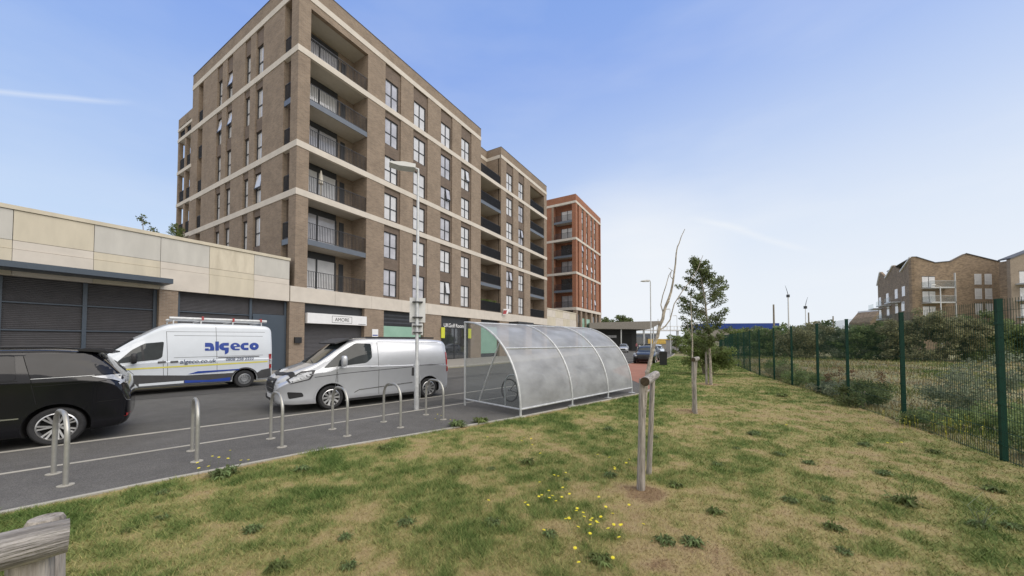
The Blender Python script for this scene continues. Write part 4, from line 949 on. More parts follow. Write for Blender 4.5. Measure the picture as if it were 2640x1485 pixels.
# shrubs beyond the fence
BZ = [  # u, Y, half width, height, material, leaves
 (1915, 46, 3.2, 3.6, 'leaf_b', 4200, 'bright low thicket at the far end of the fence below the blue shed'),
 (1985, 44, 3.4, 4.0, 'leaf_m', 4200, 'green thicket below the brown pole beyond the fence'),
 (2045, 41, 2.6, 4.6, 'leaf_o', 4600, 'olive bush with reaching twigs in front of the two masts'),
 (2105, 39, 2.8, 4.1, 'leaf_o', 4200, 'dull olive bush right of the second mast'),
 (2165, 38, 2.6, 4.3, 'leaf_g', 4200, 'grey green bush below the small distant gable'),
 (2225, 37, 2.8, 4.1, 'leaf_m', 4600, 'mid green bush behind the third fence post from the right'),
 (2295, 36, 2.8, 4.0, 'leaf_d', 4600, 'dark green bush in front of the zigzag roofed block'),
 (2350, 34, 2.6, 5.2, 'leaf_o', 5200, 'tall dull bush covering the foot of the glass balconies'),
 (2420, 33, 3.0, 5.4, 'leaf_o', 5600, 'tallest olive brown bush, below the bare brick gable wall'),
 (2500, 33, 2.8, 5.0, 'leaf_d', 5200, 'dark bush between the second and nearest fence posts'),
 (2570, 34, 2.6, 4.3, 'leaf_m', 4800, 'green bush just behind the nearest fence post'),
 (2650, 33, 3.0, 4.1, 'leaf_b', 4600, 'bright bush at the right edge beyond the fence')]
for i, (u, Y, hw, h, m, n, l) in enumerate(BZ):
    X = (u-1320)/910*Y; rb_ = random.Random(i+50)
    bl = [(0, 0, h*.40, hw*.9, 1.6, h*.42), (0, -.6, h*.15, hw*1.1, 1.2, h*.2)]+[(rb_.uniform(-.75, .75)*hw, rb_.uniform(-1, .6), h*rb_.uniform(.25, .72), hw*.4, .9, h*.26) for _ in range(6)]
    shrub('shrub', (X, Y, -.05), bl, 120, .42, int(n*2.1), .10, m, l, i+60, group='shrubs beyond the fence')
shrub('tree', (31.9, 112, 1.3), [(0, 0, 7.2, 3.3, 3, 2.3), (-2.6, 0, 6, 2.6, 2, 2), (2.8, 0, 7, 2, 2, 1.8), (4.6, 0, 6.4, 1.8, 2, 1.7)], 70, .8, 5000, .26, 'leaf_d', 'dark tree crowns showing over the station canopy', 91, 'tree')
shrub('shrub', (25.6, 55, 0), [(0, 0, 1.5, 1.5, 1.5, 1.6), (1.6, 0, 1.9, 1.3, 1.2, 1.5), (3, 0, 1.5, 1.2, 1.2, 1.3), (4.6, 2, 1.9, 1.5, 1.2, 1.6)], 60, .4, 6000, .12, 'leaf_m', 'green bushes beside the distant lamp posts where the road bends', 92)
shrub('shrub', (98, 108, 0), [(0, 0, 4, 14, 4, 4), (-18, 0, 4, 12, 4, 3.6), (18, 0, 3.5, 12, 4, 3.4)], 120, 1.2, 7000, .4, 'leaf_d', 'low dark distant hedge line on the horizon beyond the waste ground', 93, 'hedge')
shrub('roof_tree', (-25.9, 25, 7.0), [(0, 0, 2.6, .6, .5, .6), (-.5, 0, 3.5, .4, .3, .5), (.35, 0, 2.3, .5, .3, .5)], 26, .16, 520, .07, 'leaf_d', 'wispy sapling top showing above the cream garage wall', 94, 'tree')
shrub('roof_bush', (CX-.8569*15.9-.9, CY+.5155*15.9-.9, 9.0), [(0, 0, 1.8, .5, .5, .9), (.2, 0, .7, .5, .4, .7)], 34, .22, 1700, .07, 'leaf_b', 'green climber at the foot of the brown block above the cream wall', 95, 'bush')
# close plants on the waste ground side of the fence
shrub('bramble', (9.75, 9.9, 0), [(0, 0, .3, .75, .5, .30), (.7, .5, .3, .6, .5, .28)], 60, .16, 6500, .030, 'leaf_d', 'low dark bramble between the second and third fence posts', 31, group='low growth behind the fence')
shrub('bramble', (8.9, 7.5, 0), [(0, 0, .2, .8, .4, .22), (.9, -.3, .25, .7, .5, .28)], 60, .14, 6500, .026, 'leaf_m', 'low green scrub left of the nearest fence post', 32, group='low growth behind the fence')
shrub('bramble', (8.35, 5.6, 0), [(0, 0, .2, .6, .4, .24), (.5, -.5, .2, .5, .4, .22), (.9, .4, .3, .5, .5, .3)], 60, .13, 7000, .024, 'leaf_m', 'low leafy scrub behind the foot of the nearest fence post', 33, group='low growth behind the fence')
shrub('pale_shrub', (11.9, 8.6, 0), [(0, 0, .8, 1.2, .8, .75), (1.0, -.3, 1.0, 1.0, .8, .9), (-.9, .2, .5, .6, .6, .5)], 80, .2, 9000, .030, 'leaf_g', 'grey green shrub with pale leaves at the right edge behind the fence', 34)
shrub('pale_shrub', (10.4, 5.4, 0), [(0, 0, .6, .8, .7, .6), (.7, .4, .8, .7, .7, .7)], 60, .18, 6000, .026, 'leaf_g', 'pale leafed bush right of the nearest fence post', 35)
shrub('dock', (11.35, 12.3, 0), [(0, 0, .55, .22, .2, .5), (-.25, .1, .4, .15, .15, .35), (.6, .2, .5, .12, .12, .4), (1.5, 0, .45, .1, .1, .4)], 46, .09, 1500, .022, 'leaf_r', 'rusty brown seeding docks behind the third fence post', 36, 'weed')
for i, (x, y, h) in enumerate(((10.9, 11.6, .5), (12.3, 14.8, .6), (13.6, 17.5, .7), (15.5, 20.5, .8))):
    shrub('scrub', (x, y, 0), [(0, 0, h*.45, .9, .7, h*.5), (.5, .8, h*.4, .8, .8, h*.4)], 40, .18, 3800, .035, ('leaf_g', 'leaf_m', 'leaf_o', 'leaf_m')[i], ('grey green scrub with yellow flowers at the foot of the third fence post', 'low green scrub by the fourth and fifth fence posts', 'olive scrub near the sixth fence post', 'mixed scrub behind the farther fence posts')[i], 40+i, group='low growth behind the fence')
# weeds and flowers on the lawn
def Gp(u, v, z=0.0):
    a = (u-1320)/910; b = -(v-855.6)/910; p = R(1.6); dz = math.sin(p)+b*math.cos(p); t = (z-1.8)/dz
    return (a*t, (math.cos(p)-b*math.sin(p))*t)
def weed_mb(seed, n=110, rad=.13, h=.09):
    r_ = random.Random(seed); m = MB()
    for _ in range(n):
        a = r_.random()*6.283; L = rad*(.4+.7*r_.random()); z1 = h*r_.random()*1.1+.015; w_ = .006+.008*r_.random(); x0, y0 = r_.gauss(0, rad*.25), r_.gauss(0, rad*.25)
        dx, dy = math.cos(a), math.sin(a)
        m.add([(x0, y0, 0), (x0+dx*L*.5-dy*w_, y0+dy*L*.5+dx*w_, z1), (x0+dx*L, y0+dy*L, z1*.55), (x0+dx*L*.5+dy*w_, y0+dy*L*.5-dx*w_, z1)], [(0, 1, 2, 3)])
    return m
WP = [weed_mb(s, 130, .13, .10).build('leaf_rosette', M[k], None, fix=False) for s, k in ((1, 'weed'), (2, 'leaf_b'), (3, 'weed'))]
wu = set()
WD = [(577, 1228, 1.9), (1170, 1221, .9), (1049, 1355, .9), (890, 1393, .7), (716, 1470, .9), (902, 1464, .7), (651, 1373, .9), (1361, 1196, 1.3), (1267, 1210, .7), (1573, 1234, 1.0), (1741, 1258, .9), (1267, 1355, .9), (1417, 1387, .8), (1547, 1452, 1.0), (1712, 1402, .9), (1786, 1405, 1.0), (1842, 1328, .9), (1848, 1202, .8), (1945, 1122, 1.3), (1423, 1240, .6), (2041, 1297, .9), (2132, 1293, .8), (2150, 1366, .9), (2088, 1199, .9), (2009, 1177, .9), (2335, 1300, 1.5), (2280, 1228, 1.0), (2527, 1362, 1.0), (2560, 1268, 1.1), (2172, 1427, .7), (2610, 1366, .9), (2016, 1022, 1.8), (1943, 1119, 1.0), (1180, 1100, 2.2), (1240, 1090, 2.0), (1460, 1240, .5), (780, 1215, 1.2), (990, 1160, 1.2), (1900, 1160, .7), (2230, 1150, 1.1), (2410, 1170, 1.0), (1690, 1130, .9), (1570, 1110, 1.2), (330, 1375, .6), (420, 1340, .7), (420, 1275, .8)]
for i, (u, v, s) in enumerate(WD):
    x, y = Gp(u, v); k = i % 3; o = WP[k] if k not in wu else WP[k].copy()
    if k in wu: COL.objects.link(o)
    wu.add(k); o.name = 'weed'; o.location = (x, y, lz(np.array(x), np.array(y))-.005); o.rotation_euler = (0, 0, i*2.4); s *= .8; o.scale = (s, s, s*.62)
    lb = {0: 'largest leafy weed clump, on the lawn edge behind the second hoop', 12: 'leafy weed clump where the lawn meets the footway corner'}.get(i)
    tag(o, lb or 'low tuft of green weed leaves in the patchy grass', 'weed', 'weed tufts scattered over the lawn')
fl = MB(); fl.tube([(0, 0, 0), (.008, 0, .07), (0, 0, .135)], .0012, 4, 0)
for a in range(9): t = a*.698; fl.add([(0, 0, .135), (.013*math.cos(t-.3), .013*math.sin(t-.3), .140), (.017*math.cos(t), .017*math.sin(t), .138), (.013*math.cos(t+.3), .013*math.sin(t+.3), .140)], [(0, 1, 2, 3)], 1)
fl.lathe([(.0, .143), (.006, .142), (.007, .137)], (0, 0, 0), 'z', 8, 1)
fp = None
FZ = [(1422, 1224), (1440, 1229), (1456, 1219), (1395, 1245), (1456, 1256), (1415, 1266), (1471, 1270), (1385, 1277), (1399, 1277), (1409, 1283), (1420, 1280), (1450, 1280), (1438, 1294), (1363, 1296), (1356, 1301), (1545, 1278), (1487, 1305), (1487, 1320), (1497, 1322), (1496, 1332), (1475, 1333), (1475, 1340), (1466, 1341), (1554, 1302), (1620, 1298), (1554, 1327), (1576, 1327), (1516, 1343), (1527, 1341), (1539, 1336), (1531, 1354), (1542, 1352), (1576, 1344), (1596, 1347), (1612, 1351), (1651, 1353), (1482, 1360), (1516, 1369), (1581, 1364), (1609, 1387), (1394, 1368), (1482, 1403), (1578, 1427), (1501, 1454), (1250, 1290), (1615, 1184), (1617, 1191), (1578, 1180), (1548, 1173), (1577, 1203), (1585, 1206), (1372, 1128), (1350, 1130), (1340, 1136), (1365, 1146), (1400, 1168), (1260, 1127), (2257, 1106), (2280, 1139), (2320, 1139), (2028, 1094), (1989, 1094), (542, 1177), (561, 1178), (595, 1162), (625, 1187), (637, 1187), (518, 1190), (514, 1205), (541, 1202), (582, 1181), (1120, 1080), (1128, 1068), (1137, 1072), (1165, 1082)]
for i, (u, v) in enumerate(FZ):
    k = 1.0 if v > 1215 else 1.1; x, y = Gp(u, v, .135*k)
    if fp is None: fp = fl.build('wildflower', [M['weed'], M['petal']], None, fix=False); o = fp
    else: o = fp.copy(); COL.objects.link(o)
    o.location = (x, y, 0.0); o.rotation_euler = (.25*math.sin(i*3.1), .25*math.cos(i*5.3), i*1.7); o.scale = (k, k, k)
    tag(o, 'small yellow wildflower on a thin stalk in the grass', 'flower', 'yellow wildflowers in the lawn')
tw_ = MB()
for i in range(7): tw_.tube([(0, 0, 0), (.05*math.cos(i), .05*math.sin(i*2), .12+.03*i), (.12*math.cos(i*1.7), .12*math.sin(i*1.7), .22+.045*i)], [.003, .002, .001], 4)
o = tw_.build('tall_weed', M['weed']); o.location = (*Gp(2342, 1305), 0); tag(o, 'spindly tall weed stalks rising from the dry grass at right', 'weed')
o = tw_.build('tall_weed', M['leaf_g']); o.location = (*Gp(2530, 1362), 0); o.scale = (1.3, 1.3, .8); tag(o, 'pale spindly weed lying at the lower right of the lawn', 'weed')
yf = MB(); r_ = random.Random(6)
for _ in range(60):
    x, y, z = r_.gauss(0, .45), r_.gauss(0, .3), r_.uniform(.15, .42); yf.add([(x-.012, y, z), (x, y-.012, z+.004), (x+.012, y, z), (x, y+.012, z+.004)], [(0, 1, 2, 3)]).tube([(x, y, z), (x, y, z-.15)], .0012, 3)
o = yf.build('flower_patch', M['petal'], None, fix=False); o.location = (8.25, 6.7, 0); tag(o, 'patch of tiny yellow flowers behind the fence left of the nearest post', 'flowers'); o['kind'] = 'stuff'
# ------------------------------------------------------------------ vehicles (local: x forward, rear axle at 0; y left; z up)
def pchip(xs, ys, x):
    xs = np.array(xs, float); ys = np.array(ys, float); h = np.diff(xs); d = np.diff(ys)/h; m = np.zeros(len(xs)); m[0] = d[0]; m[-1] = d[-1]
    for i in range(1, len(xs)-1): m[i] = 0 if d[i-1]*d[i] <= 0 else 2*d[i-1]*d[i]/(d[i-1]+d[i])
    i = int(min(max(np.searchsorted(xs, x)-1, 0), len(xs)-2)); t = (x-xs[i])/h[i]
    return ys[i]*(2*t**3-3*t**2+1)+m[i]*h[i]*(t**3-2*t**2+t)+ys[i+1]*(-2*t**3+3*t**2)+m[i+1]*h[i]*(t**3-t**2)
def shell(keys, step=.05, groove=None):
    """keys: (x, zb, zw, hw, zt, hwt, r, crown)"""
    K_ = list(zip(*keys)); xs = list(K_[0]); grid = sorted(set(list(np.arange(xs[0], xs[-1], step))+[xs[0], xs[-1]]+[x for x in xs])); rows = []
    for x in grid:
        zb, zw, hw, zt, hwt, r, cr = [pchip(xs, K_[j], x) for j in range(1, 8)]
        r = min(r, (zt-zb)*.35); zc = zt-cr-r; zw = min(zw, zc-.02); pts = [(0, zb), (hw*.5, zb), (hw-.09, zb), (hw-.035, zb+.02), (hw-.008, zb+.07)]
        for t in np.linspace(0, 1, 9)[1:]: z = zb+.07+(zw-zb-.07)*t; pts.append((hw-.006+.026*t**1.5-.012*math.sin(math.pi*t), z))
        ys_, n_ = hwt, 9
        for t in [.03]+list(np.linspace(0, 1, n_)[1:]): z = zw+(zc-zw)*t; y = hw-.016+(hwt-hw+.016)*t+.03*math.sin(math.pi*t); pts.append((y, z))
        for a in np.linspace(0, 90, 7)[1:]: pts.append((hwt-r+r*math.cos(R(a)), zc+r*math.sin(R(a))))
        for t in (.75, .5, .25, 0): pts.append(((hwt-r)*t, zt-cr*t*t))
        rows.append([(x, y, z) for y, z in pts])
    return rows
def body_mesh(name, rows, mats, parent, arches, arch_r, hw):
    m = MB(); n = len(rows[0]); vs = []; full = 2*n-2
    for r_ in rows:
        vs += r_+[(x, -y, z) for x, y, z in r_[1:-1]][::-1]
    fs = [(i*full+k, i*full+(k+1) % full, (i+1)*full+(k+1) % full, (i+1)*full+k) for i in range(len(rows)-1) for k in range(full)]
    fs += [tuple(range(full))[::-1], tuple((len(rows)-1)*full+k for k in range(full))]
    m.add(vs, fs); o = m.build(name, mats, None, smooth=True)
    # wheel arches cut out of the body
    cut = MB()
    for ax in arches:
        for sgn in (1, -1):
            prof = [(0, sgn*(hw-.30)), (arch_r, sgn*(hw-.30)), (arch_r, sgn*(hw+.2)), (0, sgn*(hw+.2))]
            cut.lathe(prof, (ax, 0, arch_r*.86), 'y', 40)
    co_ = cut.build('cut', mats)
    for p in co_.data.polygons: p.material_index = len(mats)-1
    bm = bmesh.new(); bm.from_mesh(co_.data); bmesh.ops.remove_doubles(bm, verts=bm.verts, dist=1e-5); bmesh.ops.recalc_face_normals(bm, faces=bm.faces); bm.to_mesh(co_.data); bm.free()
    bvh = BVHTree.FromPolygons([Vector(v) for v in m.v], m.f)
    md = o.modifiers.new('b', 'BOOLEAN'); md.operation = 'DIFFERENCE'; md.object = co_; md.solver = 'EXACT'
    dg = bpy.context.evaluated_depsgraph_get(); dg.update(); nm = bpy.data.meshes.new_from_object(o.evaluated_get(dg)); o.modifiers.clear(); o.data = nm
    bpy.data.objects.remove(co_, do_unlink=True); o.parent = parent
    return o, bvh
def patch_mesh(poly, cut=.08):
    """a 2D outline cut into small cells -> (points, faces)"""
    bm = bmesh.new(); vs = [bm.verts.new((p[0], p[1], 0)) for p in poly]; bm.faces.new(vs)
    x0, x1 = min(p[0] for p in poly), max(p[0] for p in poly); y0, y1 = min(p[1] for p in poly), max(p[1] for p in poly)
    for ax, a, b in ((0, x0, x1), (1, y0, y1)):
        q = a+cut
        while q < b:
            co_ = (q, 0, 0) if ax == 0 else (0, q, 0); no_ = (1, 0, 0) if ax == 0 else (0, 1, 0)
            bmesh.ops.bisect_plane(bm, geom=bm.verts[:]+bm.edges[:]+bm.faces[:], plane_co=co_, plane_no=no_); q += cut
    bmesh.ops.triangulate(bm, faces=bm.faces); bm.verts.index_update()
    P = [(v.co.x, v.co.y) for v in bm.verts]; F = [tuple(v.index for v in f.verts) for f in bm.faces]; bm.free(); return P, F
def decal(name, parent, bvh, poly, m, axis='side', lift=.006, cut=.08, thick=True, smooth=True):
    P, F = patch_mesh(poly, cut); vs = []
    for a, b in P:
        if axis == 'side': o_, d_ = Vector((a, 3, b)), Vector((0, -1, 0))
        elif axis == 'right': o_, d_ = Vector((a, -3, b)), Vector((0, 1, 0))
        elif axis == 'front': o_, d_ = Vector((9, a, b)), Vector((-1, 0, 0))
        elif axis == 'rear': o_, d_ = Vector((-9, a, b)), Vector((1, 0, 0))
        else: o_, d_ = Vector((a, b, 9)), Vector((0, 0, -1))
        h = bvh.ray_cast(o_, d_); 
        if h[0] is None:
            h2 = bvh.find_nearest(o_+d_*(9 if axis in ('front', 'rear') else 2.1)); q = h2[0]; n_ = h2[1]
        else: q, n_ = h[0], h[1]
        if n_.dot(d_) > 0: n_ = -n_
        vs.append(q+n_*lift)
    o = MB().add(vs, F).build(name, m, parent, smooth=smooth, fix=False); return o
def strip(pts, w_):
    """thin band round a polyline as an outline polygon"""
    L_, R_ = [], []
    for i, p in enumerate(pts):
        a = Vector(pts[max(i-1, 0)]); b = Vector(pts[min(i+1, len(pts)-1)]); d = (b-a).normalized(); n_ = Vector((-d.y, d.x))*w_/2
        L_.append((p[0]+n_.x, p[1]+n_.y)); R_.append((p[0]-n_.x, p[1]-n_.y))
    return L_+R_[::-1]
def rounded(pts, r=.05, n=4):
    out_ = []; k = len(pts)
    for i in range(k):
        p0, p1, p2 = Vector(pts[i-1]), Vector(pts[i]), Vector(pts[(i+1) % k]); a = (p0-p1); b = (p2-p1); q = min(r, a.length*.45, b.length*.45); a = p1+a.normalized()*q; b = p1+b.normalized()*q
        for t in np.linspace(0, 1, n+1): out_.append(tuple(a*(1-t)**2+p1*2*t*(1-t)+b*t*t))
    return out_
def wheel(parent, x, y, r, rr_, kind, wd=.20):
    sg_ = 1 if y > 0 else -1
    t = MB().lathe([(rr_, sg_*wd/2-sg_*.01), (rr_+.02, sg_*wd/2), (r-.03, sg_*wd/2), (r-.008, sg_*(wd/2-.02)), (r, sg_*(wd/2-.05)), (r, -sg_*(wd/2-.03)), (r-.03, -sg_*wd/2), (rr_, -sg_*wd/2)], (0, 0, 0), 'y', 40)
    e = t.build('wheel', M['tyre'], parent, smooth=True, loc=(x, y-sg_*wd/2, r)); rm = MB(); f = sg_*wd/2
    rm.lathe([(rr_+.004, f-sg_*.004), (rr_-.012, f+sg_*.004), (rr_-.02, f-sg_*.02), (rr_-.03, f-sg_*.10)], (0, 0, 0), 'y', 40)
    bk = MB().lathe([(0, f-sg_*.085), (rr_-.01, f-sg_*.085)], (0, 0, 0), 'y', 30)
    if kind == 'steel':
        rm.lathe([(rr_-.03, f-sg_*.05), (rr_*.72, f-sg_*.045), (rr_*.55, f-sg_*.01), (rr_*.42, f-sg_*.01), (rr_*.36, f-sg_*.03), (0, f-sg_*.03)], (0, 0, 0), 'y', 30)
        for k in range(10): a = k*.628; rm.lathe([(0, f-sg_*.0), (.014, f-sg_*.004)], (rr_*.62*math.cos(a), 0, rr_*.62*math.sin(a)), 'y', 8, 1)
    else:
        ns = 10 if kind == 'ten' else 7
        for k in range(ns):
            for da in ((0,) if kind == 'ten' else (-.14, .14)):
                a0 = 2*math.pi*k/ns; a1_ = a0+da; w0, w1 = (.018, .030) if kind == 'ten' else (.012, .014)
                p0 = Vector((.03*math.cos(a0), 0, .03*math.sin(a0))); p1 = Vector(((rr_-.012)*math.cos(a1_), 0, (rr_-.012)*math.sin(a1_))); d = (p1-p0).normalized(); n_ = Vector((-d.z, 0, d.x))
                y0, y1 = f-sg_*.012, f-sg_*.03
                q = [p0+n_*w0, p1+n_*w1, p1-n_*w1, p0-n_*w0]
                rm.add([(v.x, y0-sg_*.012, v.z) if i in (0, 3) else (v.x, y0+sg_*.006, v.z) for i, v in enumerate(q)]+[(v.x, y1-sg_*.02, v.z) for v in q], [(0, 1, 2, 3), (0, 4, 5, 1), (3, 2, 6, 7), (1, 5, 6, 2)])
        rm.lathe([(.055, f-sg_*.03), (.05, f-sg_*.006), (0, f-sg_*.004)], (0, 0, 0), 'y', 16)
    rm.build('rim', [M['alloy'] if kind != 'steel' else M['steelrim'], M['black']], e, smooth=False); bk.build('brake_disc', M['liner'], e)
    return e
def mirror(parent, x, y, z, m, sg_=1, s=1.0):
    b = MB(); n = 10
    bm = bmesh.new(); bmesh.ops.create_icosphere(bm, subdivisions=3, radius=1)
    for v in bm.verts: c_ = v.co; v.co = (math.copysign(abs(c_.x)**.6, c_.x)*.07*s, math.copysign(abs(c_.y)**.6, c_.y)*.11*s, math.copysign(abs(c_.z)**.6, c_.z)*.15*s)
    me = bpy.data.meshes.new('mirror'); bm.to_mesh(me); bm.free(); me.materials.append(m); me.polygons.foreach_set('use_smooth', [True]*len(me.polygons))
    o = bpy.data.objects.new('mirror', me); COL.objects.link(o); o.parent = parent; o.location = (x, y+sg_*.17, z)
    MB().tube([(.02, -sg_*.10, -.10*s), (0, -sg_*.2, -.13*s)], .03, 8).build('mirror_arm', M['black'], o)
    return o
def vehicle(name, re_xy, hd, hw, label, cat):
    """re_xy: near rear wheel contact; hd: heading unit vector; the left side faces the camera"""
    l = (-hd[1], hd[0]); x = re_xy[0]-l[0]*(hw-.03); y = re_xy[1]-l[1]*(hw-.03)
    return empty(name, (x, y, 0), math.atan2(hd[1], hd[0]), label, cat)
def text_mesh(body, size, extr=.0, shear=0, offset=0, align='LEFT', sx_=1.0):
    cu = bpy.data.curves.new('txt', 'FONT'); cu.body = body; cu.size = size; cu.shear = shear; cu.offset = offset; cu.align_x = align; cu.extrude = extr
    o = bpy.data.objects.new('txt', cu); COL.objects.link(o); dg = bpy.context.evaluated_depsgraph_get(); dg.update()
    me = bpy.data.meshes.new_from_object(o.evaluated_get(dg)); bpy.data.objects.remove(o, do_unlink=True)
    if sx_ != 1:
        for v in me.vertices: v.co.x *= sx_
    return me
def text_side(name, body, size, x, z, m, parent, bvh, shear=0, offset=0, sx_=1.0):
    # reads from front to rear on the left side, so text +x runs towards -x of the vehicle
    me = text_mesh(body, size, 0, shear, offset, 'LEFT', sx_); me.name = name
    for v in me.vertices:
        X, Z = x-v.co.x, z+v.co.y; h = bvh.ray_cast(Vector((X, 3, Z)), Vector((0, -1, 0))); v.co = (X, (h[0].y if h[0] else 1), Z)
    ym = max(v.co.y for v in me.vertices)+.006
    for v in me.vertices: v.co.y = ym
    me.materials.append(m); o = bpy.data.objects.new(name, me); COL.objects.link(o); o.parent = parent; return o
# ---- silver van
HD = (-.7206, -.6933); HW = .95
sv = vehicle('silver_van', (-2.70, 11.47), HD, HW, 'silver panel van with black sun visor and ten-spoke wheels parked by the steel hoops', 'van')
keys = [(-.74, .42, .95, .86, 1.55, .76, .10, .02), (-.73, .30, .95, .90, 1.66, .78, .13, .03), (-.68, .24, 1.0, .925, 1.80, .80, .14, .03), (-.55, .20, 1.02, .945, 1.875, .81, .14, .03), (0, .17, 1.05, .95, 1.91, .815, .14, .03), (1.6, .17, 1.08, .95, 1.92, .815, .14, .03), (2.15, .17, 1.10, .95, 1.90, .80, .13, .03),
        (2.42, .17, 1.10, .95, 1.84, .78, .13, .035), (2.75, .17, 1.08, .95, 1.63, .77, .12, .035), (3.05, .17, 1.0, .945, 1.40, .78, .11, .03), (3.30, .18, .98, .93, 1.235, .80, .10, .03), (3.5, .19, .92, .92, 1.16, .80, .12, .03), (3.75, .20, .82, .89, 1.07, .76, .13, .03), (3.95, .22, .74, .83, .97, .68, .13, .03), (4.08, .24, .66, .74, .88, .58, .12, .03), (4.14, .30, .6, .64, .80, .46, .10, .02)]
b_, bv = body_mesh('body', shell(keys), [M['silver'], M['liner']], sv, (0, 2.93), .375, HW)
for ax in (0, 2.93):
    for sg_ in (1, -1): wheel(sv, ax, sg_*(HW-.02), .315, .215, 'ten')
decal('side_window', sv, bv, rounded([(3.12, 1.10), (2.79, 1.13), (2.01, 1.20), (1.85, 1.34), (1.85, 1.74), (2.27, 1.76), (2.70, 1.48)], .05), M['carglass'], cut=.06)
decal('side_window', sv, bv, rounded([(3.12, 1.10), (2.79, 1.13), (2.01, 1.20), (1.85, 1.34), (1.85, 1.74), (2.27, 1.76), (2.70, 1.48)], .05), M['carglass'], 'right', cut=.06)
decal('windscreen', sv, bv, rounded([(2.47, -.70), (2.47, .70), (3.24, .73), (3.32, .4), (3.34, 0), (3.32, -.4), (3.24, -.73)], .05), M['carglass'], 'top', .006, .06)
decal('headlight', sv, bv, rounded([(3.93, .84), (3.60, 1.04), (3.30, 1.06), (3.44, .83), (3.88, .74)], .03), M['trim'], lift=.008, cut=.04)
decal('headlight_lens', sv, bv, rounded([(3.88, .83), (3.62, .995), (3.38, 1.02), (3.48, .85), (3.85, .77)], .02), M['lens'], lift=.014, cut=.03)
decal('fog_lamp', sv, bv, rounded([(3.93, .55), (3.61, .51), (3.57, .41), (3.89, .37)], .04), M['black'], lift=.008, cut=.04)
decal('grille', sv, bv, rounded([(-.50, .86), (.50, .86), (.44, .58), (.3, .50), (-.3, .50), (-.44, .58)], .05), M['black'], 'front', .012, .05)
for z in (.62, .70, .78): decal('grille_bar', sv, bv, strip([(-.42, z), (.42, z)], .022), M['chrome'], 'front', .022, .05)
decal('bumper_intake', sv, bv, rounded([(-.55, .42), (.55, .42), (.5, .28), (-.5, .28)], .05), M['black'], 'front', .010, .05)
decal('headlight', sv, bv, rounded([(-.52, .84), (-.83, 1.02), (-.86, .92), (-.58, .76)], .03), M['lens'], 'front', .010, .05)
decal('bonnet_protector', sv, bv, [(3.84, -.74), (3.96, -.5), (4.03, 0), (3.96, .5), (3.84, .74), (3.72, .78), (3.86, .5), (3.93, 0), (3.86, -.5), (3.72, -.78)], M['black'], 'top', .02, .05)
for l in ([(1.67, 1.78), (1.65, .20)], [(2.80, 1.12), (2.77, .58)], [(-.40, 1.78), (1.66, 1.80)], [(2.84, .55), (2.80, 1.12)]): decal('panel_gap', sv, bv, strip(l, .012), M['seam'], lift=.003, cut=.1)
decal('door_rail', sv, bv, strip([(.56, 1.06), (-.58, 1.05)], .022), M['trim'], lift=.008)
decal('body_crease', sv, bv, strip([(3.34, .88), (2.6, .94), (.6, 1.02)], .018), M['seam'], lift=.002)
for x in (1.92, 1.52): decal('door_handle', sv, bv, rounded([(x, 1.115), (x-.2, 1.115), (x-.2, 1.085), (x, 1.085)], .01), M['silver'], lift=.03, cut=.1)
decal('fuel_flap', sv, bv, rounded([(.62, 1.0), (.52, 1.0), (.52, .74), (.62, .74)], .02), M['trim'], lift=.004)
decal('side_moulding', sv, bv, strip([(2.34, .40), (2.21, .46), (.58, .54)], .022), M['chrome'], lift=.010)
decal('tail_light', sv, bv, rounded([(-.64, 1.46), (-.72, 1.46), (-.72, .82), (-.66, .80)], .02), M['redlens'], lift=.008, cut=.04)
decal('sill', sv, bv, [(2.52, .19), (2.52, .25), (.42, .25), (.42, .19)], M['trim'], lift=.005)
for arch in (0, 2.93):
    pts = [(arch+.40*math.cos(a), .325+.40*math.sin(a)) for a in np.linspace(.05, math.pi-.05, 22)]
    decal('arch_lip', sv, bv, strip(pts, .03), M['silver'], lift=.022, cut=.2)
vz = MB(); pr = [(2.30, 1.905), (2.42, 1.90), (2.80, 1.765), (2.78, 1.735), (2.42, 1.86)]
vz.prism(pr, -.74, .74, 'y'); vz.build('sun_visor', M['trim'], sv)
for sg_ in (1, -1): mirror(sv, 2.66, sg_*.90, 1.28, M['silver'], sg_)
MB().box(-.4, 1.9, -.55, -.52, 1.90, 1.95).box(-.4, 1.9, .52, .55, 1.90, 1.95).build('roof_rail', M['black'], sv)
MB().tube([(3.30, .5, 1.27), (3.22, .05, 1.30)], .008).tube([(3.33, .0, 1.25), (3.24, -.45, 1.29)], .008).build('wiper', M['black'], sv)
decal('number_plate', sv, bv, [(-.26, .47), (.26, .47), (.26, .36), (-.26, .36)], M['white'], 'front', .02, .1)
